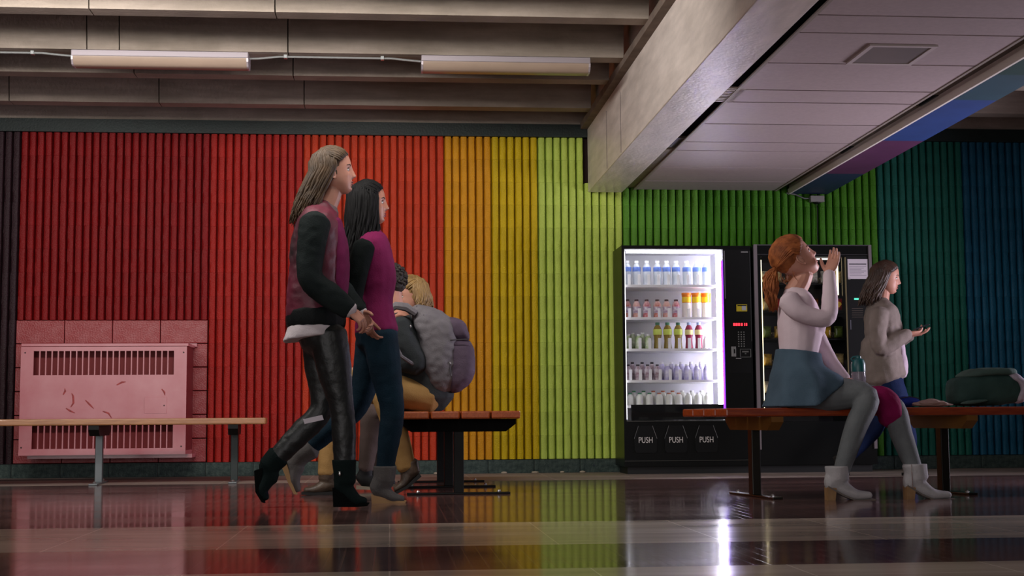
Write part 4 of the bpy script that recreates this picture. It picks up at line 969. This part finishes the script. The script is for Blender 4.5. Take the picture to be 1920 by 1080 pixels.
def curly(h, root, m_, seed):
    rnd = random.Random(seed); mb = MB(); h.e(mb, (0.012, 0, 0.075), (0.0675, 0.071, 0.055)); h.e(mb, (-0.020, 0, 0.040), (0.098, 0.082, 0.090)); h.e(mb, (-0.040, 0, 0.0), (0.070, 0.074, 0.062))
    for i in range(260):
        az = rnd.uniform(-PI, PI); el = rnd.uniform(-0.75, PI/2)
        if abs(az) < 1.25 and el < 0.45: continue
        q = (-0.02+0.100*math.cos(el)*math.cos(az), 0.086*math.cos(el)*math.sin(az), 0.036+0.092*math.sin(el)); r_ = rnd.uniform(0.008, 0.014)
        h.e(mb, q, (r_, r_*rnd.uniform(0.6, 1), r_*rnd.uniform(0.7, 1.1)), rnd.uniform(-1, 1))
    o = part('hair', mb, m_, root, world=True); smooth_mesh(o.data, 179)
curly(h3, p.root, mat('hair_dark_curly', (26, 20, 17), 0.7, rgb2=(44, 34, 27), vscale=30), 8)
p.garment('shirt', cloth('charcoal_tee', (50, 54, 56), (60, 64, 66)), [('torso', 0, 5), ('arm_n', 0, 4), ('arm_f', 0, 3)], over=0.016, amp=0.006, extra=lambda mb: limb(mb, [p.P(800, 700), p.P(804, 748)], [(0.16, 0.19), (0.155, 0.20)], SIDE, k=3))
p.garment('trousers', cloth('khaki_chino', (150, 116, 70), (170, 134, 84)), [('torso', 0, 2, 0.0), ('leg_n', 0, 5), ('leg_f', 0, 5)], over=0.014, amp=0.0035)
bl = mat('brown_leather_boot', (58, 46, 38), 0.45, rgb2=(92, 76, 62), vscale=14, bump=0.4, bscale=40)
shoe(p.root, 'work_boot', p.P(766, 868, -0.15), p.P(772, 888, -0.15), p.P(790, 893, -0.15), p.P(764, 915, -0.15), p.P(740, 928, -0.15), 0.05, bl, mat('dark_sole', (18, 18, 18), 0.7), 'flat', 0.06, 0.02)
shoe(p.root, 'work_boot', p.P(616, 880, -0.05), p.P(614, 900, -0.05), p.P(640, 927, -0.05), p.P(592, 928, -0.05), p.P(566, 927, -0.05), 0.05, bl, MATS['dark_sole'], 'flat', 0.062, 0.02)
man = p
# rucksack worn on his back (its own thing)
YB = 8.38
def pol(pts, Y): return [at(a, b_, Y) for a, b_ in pts]
bag = thing('rucksack', 'grey rucksack with plum front pocket worn by the seated man', 'backpack', at(830, 740, YB))
c_grey = cloth('rucksack_grey', (104, 100, 104), (122, 118, 122), rough=0.7, vs=5, bump=0.3); c_plum = cloth('rucksack_plum', (78, 66, 80), (96, 82, 98), rough=0.65, vs=5)
def puff(name, pts, Y, T, m_, parent, amp=0.006, vox=0.007, power=0.7):
    mb = pillow(dense(pol(pts, Y), 3), SIDE, T, 8, power); return baked(name, bake(mb, vox, 3, amp, name), m_, parent)
puff('main_compartment', [(776, 574), (800, 576), (842, 594), (856, 612), (860, 680), (850, 725), (824, 742), (806, 730), (790, 695), (784, 640), (770, 600)], YB, 0.34, c_grey, bag, amp=0.011)
puff('front_pocket', [(838, 640), (850, 634), (880, 640), (889, 670), (886, 710), (866, 732), (845, 735), (836, 700)], YB, 0.29, c_plum, bag)
puff('top_pocket', [(832, 602), (846, 595), (868, 602), (877, 622), (878, 638), (848, 640), (834, 628)], YB, 0.27, c_plum, bag)
part('strap', MB().tube([at(730, 582, YB-0.13), at(742, 573, YB-0.14), at(762, 576, YB-0.15), at(780, 588, YB-0.14)], [0.018, 0.024, 0.026, 0.02], 8), c_grey, bag, world=True, smooth=True)
part('strap', MB().tube([at(788, 690, YB-0.14), at(770, 680, YB-0.2), at(752, 668, YB-0.23), at(738, 640, YB-0.22)], [0.012]*4, 8), c_grey, bag, world=True, smooth=True)
part('haul_loop', MB().tube([at(778, 588, YB-0.05), at(782, 574, YB-0.08), at(792, 578, YB-0.08), at(796, 590, YB-0.05)], 0.007, 6), c_grey, bag, world=True, smooth=True)
for a in ([(833, 622), (831, 634), (838, 638), (856, 637), (877, 636)], [(836, 655), (838, 672), (843, 684), (846, 705)], [(794, 590), (797, 612), (800, 640)]):
    part('zip', MB().tube([at(x, y, YB-0.148) for x, y in a], 0.004, 6), mat('zip_dark', (56, 52, 58), 0.5), bag, world=True, smooth=True)
part('zip_pull', MB().ell(at(844, 681, YB-0.155), (0.006, 0.004, 0.009)), MATS['zip_silver'], bag, world=True)
part('zip_pull', MB().ell(at(770, 612, YB-0.19), (0.006, 0.004, 0.009)), MATS['zip_silver'], bag, world=True)

# ---- 4 companion beyond the man
p = Person('fair haired person in grey trousers sitting close beyond the man with the rucksack', 8.95, hp(690, 919))
p.seg('torso', [(806, 756), (804, 735), (796, 690), (786, 645), (776, 606), (770, 590)], [(0.10, 0.16), (0.11, 0.165), (0.09, 0.125), (0.105, 0.15), (0.08, 0.165), (0.05, 0.07)])
p.seg('arm_n', [(774, 610, -0.15), (768, 645, -0.18), (758, 682, -0.17), (735, 676, -0.15), (712, 668, -0.15)], [0.048, 0.042, 0.036, 0.033, 0.025])
p.seg('arm_f', [(778, 610, 0.15), (775, 645, 0.18), (768, 685, 0.17), (745, 690, 0.15), (720, 690, 0.1)], [0.048, 0.042, 0.036, 0.033, 0.025])
p.seg('leg_n', [(804, 748, -0.08), (752, 745, -0.12), (702, 750, -0.16), (694, 810, -0.2), (686, 880, -0.22)], [0.09, 0.078, 0.060, 0.056, 0.040])
p.seg('leg_f', [(804, 748, 0.08), (760, 745, 0.06), (716, 750, 0.04), (712, 810, 0.0), (704, 880, -0.05)], [0.09, 0.078, 0.060, 0.056, 0.040])
h4 = Head(p.P(771, 556), pitch=-0.1, yaw=PI+0.25, sc=0.98)
p.skin(sk, ['torso', 'arm_n', 'arm_f', 'leg_n', 'leg_f'], h4, p.P(772, 594), [(p.P(712, 668, -0.15), (-1, -0.3, 0), (0, 0, -1), dict(hand_=1, curl=0.5)), (p.P(720, 690, 0.1), (-1, -0.3, 0), (0, 0, -1), dict(hand_=-1, curl=0.5))])
h4.features(p.root, lip_n, brow_b, iris_b)
h4.hair(p.root, mat('hair_blond', (120, 92, 52), 0.5, rgb2=(160, 128, 78), vscale=18), n=130, r=0.0062, length=0.12, a0=75, wav=0.012, seed=12)
p.garment('top', cloth('dark_grey_top', (44, 42, 46)), [('torso', 0, 6), ('arm_n', 0, 5), ('arm_f', 0, 5)], over=0.012, amp=0.005)
p.garment('trousers', cloth('taupe_trousers', (88, 76, 72), (104, 90, 86)), [('torso', 0, 2, 0.0), ('leg_n', 0, 5), ('leg_f', 0, 5)], over=0.01, amp=0.005)
for nm, dx, dy in (('leg_n', 0, -0.22), ('leg_f', 20, -0.05)):
    by = 912 if dx else 918
    shoe(p.root, 'low_shoe', p.P(686+dx, 872, dy), p.P(686+dx, 888, dy), p.P(668+dx, by-1, dy), p.P(704+dx, by, dy), p.P(724+dx, by, dy), 0.042, mat('black_canvas', (14, 15, 18), 0.7), mat('pale_sole', (170, 160, 140), 0.6), 'flat', 0.046, 0.015)

# ---- 5 red-haired woman
p = Person('red-haired woman in pale top and slate skirt sitting on bench blowing a kiss', 7.58, hp(1590, 938))
p.seg('torso', [(1492, 748), (1492, 722), (1497, 662), (1500, 610), (1492, 565), (1486, 545)], [(0.12, 0.165), (0.128, 0.172), (0.098, 0.125), (0.118, 0.145), (0.084, 0.165), (0.050, 0.065)])
p.seg('bust', [(1515, 612), (1528, 618), (1532, 622)], [(0.075, 0.12), (0.062, 0.11), (0.045, 0.09)])
p.seg('arm_n', [(1478, 562, -0.155), (1500, 585, -0.19), (1548, 597, -0.21), (1556, 560, -0.16), (1555, 512, -0.10)], [0.056, 0.049, 0.041, 0.037, 0.025])
p.seg('arm_f', [(1500, 565, 0.155), (1522, 610, 0.18), (1545, 655, 0.18), (1566, 690, 0.12), (1586, 712, 0.06)], [0.050, 0.044, 0.037, 0.033, 0.024])
p.seg('leg_n', [(1490, 740, -0.085), (1560, 739, -0.14), (1625, 744, -0.23), (1605, 800, -0.28), (1577, 885, -0.29)], [0.105, 0.092, 0.064, 0.058, 0.040])
p.seg('leg_f', [(1490, 738, 0.09), (1580, 742, 0.02), (1668, 758, -0.12), (1690, 815, -0.2), (1716, 885, -0.28)], [0.105, 0.090, 0.062, 0.058, 0.040])
h5 = Head(p.P(1494, 487), pitch=math.radians(37), sc=1.07)
wr = p.P(1555, 512, -0.10)
p.skin(sk, ['torso', 'arm_n', 'arm_f', 'leg_n', 'leg_f'], h5, p.P(1489, 550), [(wr, p.P(1566, 478, -0.06)-wr, (-0.62, -0.62, 0.4), dict(hand_=-1, curl=0.25, thumb=0.6)), (p.P(1586, 712, 0.06), (0.8, -0.4, -0.35), (0, 0.2, -1), dict(hand_=-1, curl=0.3))], nr=0.050)
h5.features(p.root, lipm, mat('brow_auburn', (96, 52, 32), 0.7), iris_b)
rh = mat('hair_copper', (112, 58, 28), 0.62, rgb2=(170, 100, 54), vscale=22, spec=0.25)
def tail(mb, rnd):
    o_ = h5.w(-0.118, 0, 0.03)
    for i in range(150):
        ph = rnd.uniform(0, 2*PI); rd = rnd.uniform(0, 1)**0.5; ln = rnd.uniform(0.16, 0.25)
        pts = [o_+Vector((rnd.uniform(-1, 1)*0.01, math.sin(ph)*0.012, rnd.uniform(-1, 1)*0.01))]; wv = rnd.uniform(0, 6)
        for j in range(1, 7):
            t = j/6
            pts.append(o_+Vector((-0.045*math.sin(min(1, t*1.6)*PI/2)+0.02*t, 0, 0.015*math.sin(t*PI)-ln*t**1.3))+Vector((math.cos(ph), math.sin(ph), 0.2))*0.036*rd*math.sin(t*PI*0.8)+Vector((math.sin(wv+j*1.7), math.cos(wv+j*2), 0))*0.008)
        mb.tube(pts, [0.004, 0.0055, 0.0055, 0.005, 0.0045, 0.0035, 0.0015], 6)
    for i in range(14):   # loose flyaway curls at nape and temple
        q = h5.w(rnd.uniform(-0.10, -0.02), rnd.choice((-1, 1))*0.06, rnd.uniform(-0.06, 0.0)); wv = rnd.uniform(0, 6)
        mb.tube([q+Vector((math.sin(wv+j)*0.006*j, math.cos(wv+j)*0.004*j, -0.016*j)) for j in range(5)], [0.0012, 0.0018, 0.0018, 0.0014, 0.0008], 5)
def updo(h):
    rnd = random.Random(4); mb = MB()
    h.e(mb, (-0.030, 0, 0.044), (0.096, 0.082, 0.088)); h.e(mb, (0.012, 0, 0.076), (0.068, 0.070, 0.056))
    h.swept(mb, rnd, 320, (-0.118, 0.004, 0.03), (-0.014, 0, 0.044), (0.107, 0.088, 0.097), r=0.0050)
    tail(mb, rnd)
    o = part('hair', mb, rh, p.root, world=True); smooth_mesh(o.data, 179)
updo(h5)
topm = cloth('pale_blush_knit', (206, 186, 194), (214, 196, 203), rough=0.8, vs=3, bump=0.1)
p.garment('top', topm, [('torso', 2, 6, 0.006), ('bust', 0, 3), ('arm_n', 0, 5), ('arm_f', 0, 5)], over=0.008, amp=0.0025, voxel=0.008, smooth_it=7)
sm = cloth('slate_skirt', (66, 84, 98), (76, 95, 110), rough=0.85, vs=8)
def skirt(mb):
    rows = [((1456, 654), (1538, 664), 0.138, 0), ((1453, 680), (1541, 684), 0.175, 0), ((1448, 706), (1552, 694), 0.235, 0.0), ((1443, 734), (1566, 700), 0.268, 0.04), ((1432, 768), (1579, 708), 0.285, 0.09)]
    rr = cat([(a[0], a[1], b_[0], b_[1], hw, sg) for a, b_, hw, sg in rows], 4); rings = []
    for i, (ax_, ay, bx, by, hw, sg) in enumerate(rr):
        A_, B_ = p.P(ax_, ay, 0), p.P(bx, by, -0.02); c = (A_+B_)/2; h_ = (B_-A_)/2; f = i/(len(rr)-1); ring = []
        for j in range(64):
            a = 2*PI*j/64; fl = 1+0.07*f*math.sin(7*a+0.6)
            q = c+h_*math.cos(a)*(1+0.03*f*math.sin(7*a))+Vector((0, math.sin(a)*hw*fl, 0))
            q.z -= sg*abs(math.sin(a))**1.5*(1.0 if math.sin(a) < 0 else 0.6)*(0.5-0.5*math.cos(a-0.9) if False else max(0.0, 0.75-0.65*math.cos(a)))
            q.z = max(q.z, 0.498 if math.sin(a) > -0.9 or True else 0.40)
            ring.append(q)
        rings.append(ring)
    mb.rings(rings)
p.garment('skirt', sm, [], extra=skirt, voxel=0.007, amp=0.002, smooth_it=3)
p.garment('tights', cloth('charcoal_tights', (98, 102, 104), (106, 110, 112), rough=0.6, vs=20), [('leg_n', 0, 5), ('leg_f', 0, 5)], over=0.003, amp=0.0, voxel=0.007)
pb = cloth('pale_grey_suede', (166, 164, 166), (182, 178, 180), rough=0.85, vs=12); tan = mat('stacked_heel', (136, 102, 66), 0.6, rgb2=(152, 118, 80), vscale=30)
b1 = shoe(p.root, 'ankle_boot', p.P(1569, 874, -0.29), p.P(1571, 900, -0.29), p.P(1544, 938, -0.29), p.P(1602, 939, -0.29), p.P(1638, 937, -0.29), 0.044, pb, tan, 'block', 0.067, 0.055, heelw=0.052)
b2_ = shoe(p.root, 'ankle_boot', p.P(1714, 870, -0.28), p.P(1720, 898, -0.28), p.P(1692, 936, -0.28), p.P(1748, 938, -0.28), p.P(1786, 936, -0.28), 0.044, pb, tan, 'block', 0.067, 0.055, heelw=0.052)
part('boot_zip', MB().tube([p.P(1709, 871, -0.345), p.P(1710, 885, -0.345), p.P(1712, 915, -0.335)], 0.0025, 5), MATS['zip_silver'], p.root, world=True)
red = p
# magenta garment over far knee
mg = thing('folded_garment', 'magenta garment draped over the far knee of the red-haired woman', 'clothing', p.P(1668, 790, -0.13))
mb = MB(); limb(mb, [p.P(1628, 748, -0.08), p.P(1654, 752, -0.12), p.P(1668, 768, -0.14), p.P(1672, 788, -0.16)], [(0.070, 0.082), (0.080, 0.088), (0.074, 0.085), (0.066, 0.082)], SIDE)
baked('cloth', bake(mb, 0.007, 4, 0.004, 'cloth'), cloth('magenta_cloth', (110, 14, 62), (132, 22, 78)), mg)

# ---- 6 woman walking past the machines with phone
p = Person('brown haired woman in a grey cardigan walking right looking at her phone', 10.15, hp(1706, 892))
p.seg('torso', [(1664, 722), (1663, 704), (1660, 660), (1656, 620), (1652, 582), (1652, 566)], [(0.10, 0.15), (0.115, 0.165), (0.098, 0.13), (0.112, 0.15), (0.085, 0.165), (0.05, 0.068)])
p.seg('arm_n', [(1648, 585, -0.155), (1646, 615, -0.18), (1650, 652, -0.18), (1678, 640, -0.18), (1702, 626, -0.16)], [0.050, 0.044, 0.038, 0.034, 0.025])
p.seg('arm_f', [(1656, 585, 0.155), (1658, 615, 0.18), (1664, 650, 0.18), (1686, 640, 0.12), (1706, 628, 0.04)], [0.050, 0.044, 0.038, 0.034, 0.025])
p.seg('leg_n', [(1668, 712, -0.08), (1684, 755, -0.085), (1700, 800, -0.08), (1704, 832, -0.08), (1706, 878, -0.08)], [0.09, 0.078, 0.056, 0.054, 0.038])
p.seg('leg_f', [(1658, 712, 0.08), (1652, 755, 0.085), (1642, 800, 0.08), (1616, 830, 0.08), (1584, 862, 0.08)], [0.09, 0.078, 0.056, 0.054, 0.038])
h6 = Head(p.P(1662, 523), pitch=-0.06, yaw=-0.35, sc=1.0)
w6 = p.P(1702, 626, -0.16)
p.skin(sk, ['torso', 'arm_n', 'arm_f', 'leg_n', 'leg_f'], h6, p.P(1652, 568), [(w6, (1, 0.15, 0.12), (-0.1, 0.2, 1), dict(hand_=-1, curl=0.8)), (p.P(1706, 628, 0.04), (1, -0.3, 0.1), (0, 0, 1), dict(hand_=1, curl=0.5))])
h6.features(p.root, lip_n, brow_b, iris_b)
h6.hair(p.root, mat('hair_dark_brown', (50, 34, 26), 0.45, rgb2=(72, 50, 38), vscale=18), n=170, r=0.0062, length=0.24, fall=(-0.28, 0, -1), back=0.03, a0=64, seed=21)
p.garment('cardigan', cloth('grey_cardigan', (116, 106, 100), (134, 122, 116)), [('torso', 1, 6), ('arm_n', 0, 5), ('arm_f', 0, 5)], over=0.022, amp=0.007, extra=lambda mb: limb(mb, [p.P(1650, 640), p.P(1652, 680), p.P(1658, 710)], [(0.135, 0.17), (0.15, 0.185), (0.15, 0.195)], SIDE, k=3))
p.garment('blouse', cloth('white_blouse', (190, 172, 186)), [], extra=lambda mb: limb(mb, [p.P(1668, 590), p.P(1680, 640), p.P(1686, 690), p.P(1684, 706)], [(0.04, 0.08), (0.05, 0.10), (0.055, 0.12), (0.045, 0.12)], SIDE, k=3), amp=0.006)
p.garment('jeans', cloth('blue_denim', (18, 28, 58), (26, 42, 80), rough=0.8), [('torso', 0, 2, 0.006), ('leg_n', 0, 5), ('leg_f', 0, 5)], over=0.006, amp=0.004)
fl_ = mat('pale_flat', (120, 112, 104), 0.6)
shoe(p.root, 'flat_shoe', p.P(1706, 868, -0.08), p.P(1706, 876, -0.08), p.P(1694, 892, -0.08), p.P(1722, 892, -0.08), p.P(1738, 892, -0.08), 0.042, fl_, mat('dark_sole', (18, 18, 18), 0.7), 'flat', 0.042, 0.015)
shoe(p.root, 'flat_shoe', p.P(1588, 858, 0.08), p.P(1582, 864, 0.08), p.P(1564, 858, 0.08), p.P(1574, 880, 0.08), p.P(1588, 891, 0.08), 0.042, fl_, MATS['dark_sole'], 'flat', 0.042, 0.015)
ph_ = thing('phone', 'dark mobile phone held out by the woman in the grey cardigan', 'phone', p.P(1724, 617, -0.16))
part('case', MB().box(-0.035, 0.075, -0.033, 0.033, 0.004, 0.012, M=Matrix.Rotation(-0.35, 4, 'Y'), bev=0.003), mat('phone_black', (20, 20, 24), 0.3), ph_)
part('screen', MB().box(-0.030, 0.070, -0.029, 0.029, 0.012, 0.0128, M=Matrix.Rotation(-0.35, 4, 'Y')), mat('phone_screen', (90, 100, 120), 0.2), ph_)

# ================================================================ THINGS ON THE RIGHT BENCH
q = bR_pt(0.70, 0.08)
bt = thing('water_flask', 'teal capped clear drinking bottle standing on bench behind the woman\'s thigh', 'bottle', q)
part('bottle_body', MB().lathe((0, 0, 0.001), [(0.036, 0), (0.040, 0.006), (0.040, 0.09), (0.037, 0.12), (0.041, 0.16), (0.041, 0.2), (0.038, 0.215)], 20), glass_mat('clear_plastic', (0.90, 0.88, 0.93), 0.06, 1.2, milk=0.35), bt, smooth=True)
tealc = mat('teal_cap', (18, 92, 92), 0.35)
part('cap', MB().lathe((0, 0, 0.21), [(0.0405, 0), (0.041, 0.01), (0.041, 0.045), (0.032, 0.07), (0.018, 0.078), (0.017, 0.09)], 20), tealc, bt, smooth=True)
part('carry_loop', MB().tube([(-0.03, 0, 0.268), (-0.042, 0, 0.285), (-0.03, 0, 0.296), (0.0, 0, 0.30), (0.012, 0, 0.296)], 0.006, 8), tealc, bt, smooth=True)
part('water', MB().lathe((0, 0, 0.006), [(0.035, 0), (0.036, 0.004), (0.036, 0.1), (0.034, 0.12)], 16), glass_mat('water_in_flask', (0.93, 0.92, 0.96), 0.05, 0.5), bt, smooth=True)
q = bR_pt(0.93, -0.05)
bp_ = thing('pouch', 'small blue fabric pouch on the bench beyond the magenta garment', 'pouch', q)
YP = q.y
def onb(px, Y): return at(px, 765, Y)
mb = MB(); mb.ell(q+Vector((0, 0.0, 0.032)), (0.085, 0.06, 0.031), nu=20, nv=12); baked('pouch_body', bake(mb, 0.006, 3, 0.005, 'pouch_body'), cloth('royal_blue_cloth', (30, 44, 130), (44, 60, 150)), bp_)
part('zip', MB().tube([q+Vector((-0.06, -0.045, 0.052)), q+Vector((0, -0.048, 0.062)), q+Vector((0.06, -0.045, 0.052))], 0.003, 5), MATS['zip_dark'], bp_, world=True)
q = bR_pt(1.04, -0.16)
cpn = thing('crumpled_paper', 'crumpled beige paper bag on the bench beside the blue pouch', 'paper bag', q)
rnd = random.Random(3); bm = bmesh.new(); bmesh.ops.create_icosphere(bm, subdivisions=3, radius=1)
mb = MB(); vs = []
for v in bm.verts:
    c_ = v.co; k_ = 1+0.25*noise.noise(c_*2.5)
    vs.append(q+Vector((c_.x*0.11*k_-0.01, c_.y*0.06*k_, max(0.001, 0.0+(c_.z*0.5+0.5)*0.048*k_*(1-0.4*abs(c_.x))))))
mb.add(vs, [[v.index for v in f.verts] for f in bm.faces]); bm.free()
part('paper', mb, mat('beige_paper', (156, 130, 120), 0.8), cpn, world=True)
# green bag
q = bR_pt(1.62, 0.02); YG = q.y
gbag = thing('holdall', 'dark green fabric holdall with pale gathered end on the right end of the bench', 'bag', q)
base_y = 757
def gpol(pts, Y, T, name, m_, amp=0.006):
    mb = pillow(dense([Vector((at(a, b_, Y).x, Y, max(0.4935, at(a, b_, Y).z))) for a, b_ in pts], 3), SIDE, T, 8, 0.6); me = bake(mb, 0.008, 3, amp, name)
    for v in me.vertices: v.co.z = max(v.co.z, 0.4928)
    return baked(name, me, m_, gbag)
gg = cloth('dark_green_canvas', (44, 66, 62), (54, 78, 72), rough=0.8)
gpol([(1781, 752), (1780, 722), (1786, 711), (1812, 703), (1860, 700), (1895, 704), (1908, 716), (1912, 740), (1900, 756), (1860, 760), (1800, 760)], YG, 0.26, 'bag_body', gg)
gpol([(1797, 708), (1802, 700), (1822, 692), (1860, 690), (1890, 691), (1899, 697), (1894, 704), (1850, 706), (1815, 709)], YG, 0.25, 'top_flap', cloth('lighter_green_canvas', (66, 86, 80), (80, 100, 92)))
gpol([(1880, 702), (1898, 702), (1912, 714), (1922, 732), (1922, 745), (1912, 753), (1895, 758), (1902, 735), (1898, 716)], YG-0.03, 0.22, 'gathered_end', cloth('pale_grey_lining', (150, 140, 152), (170, 160, 170)), 0.012)
gpol([(1800, 758), (1806, 753), (1832, 749), (1852, 749), (1850, 753), (1822, 758)], YG-0.14, 0.03, 'strap', cloth('lighter_green_canvas', (66, 86, 80)), 0.002)
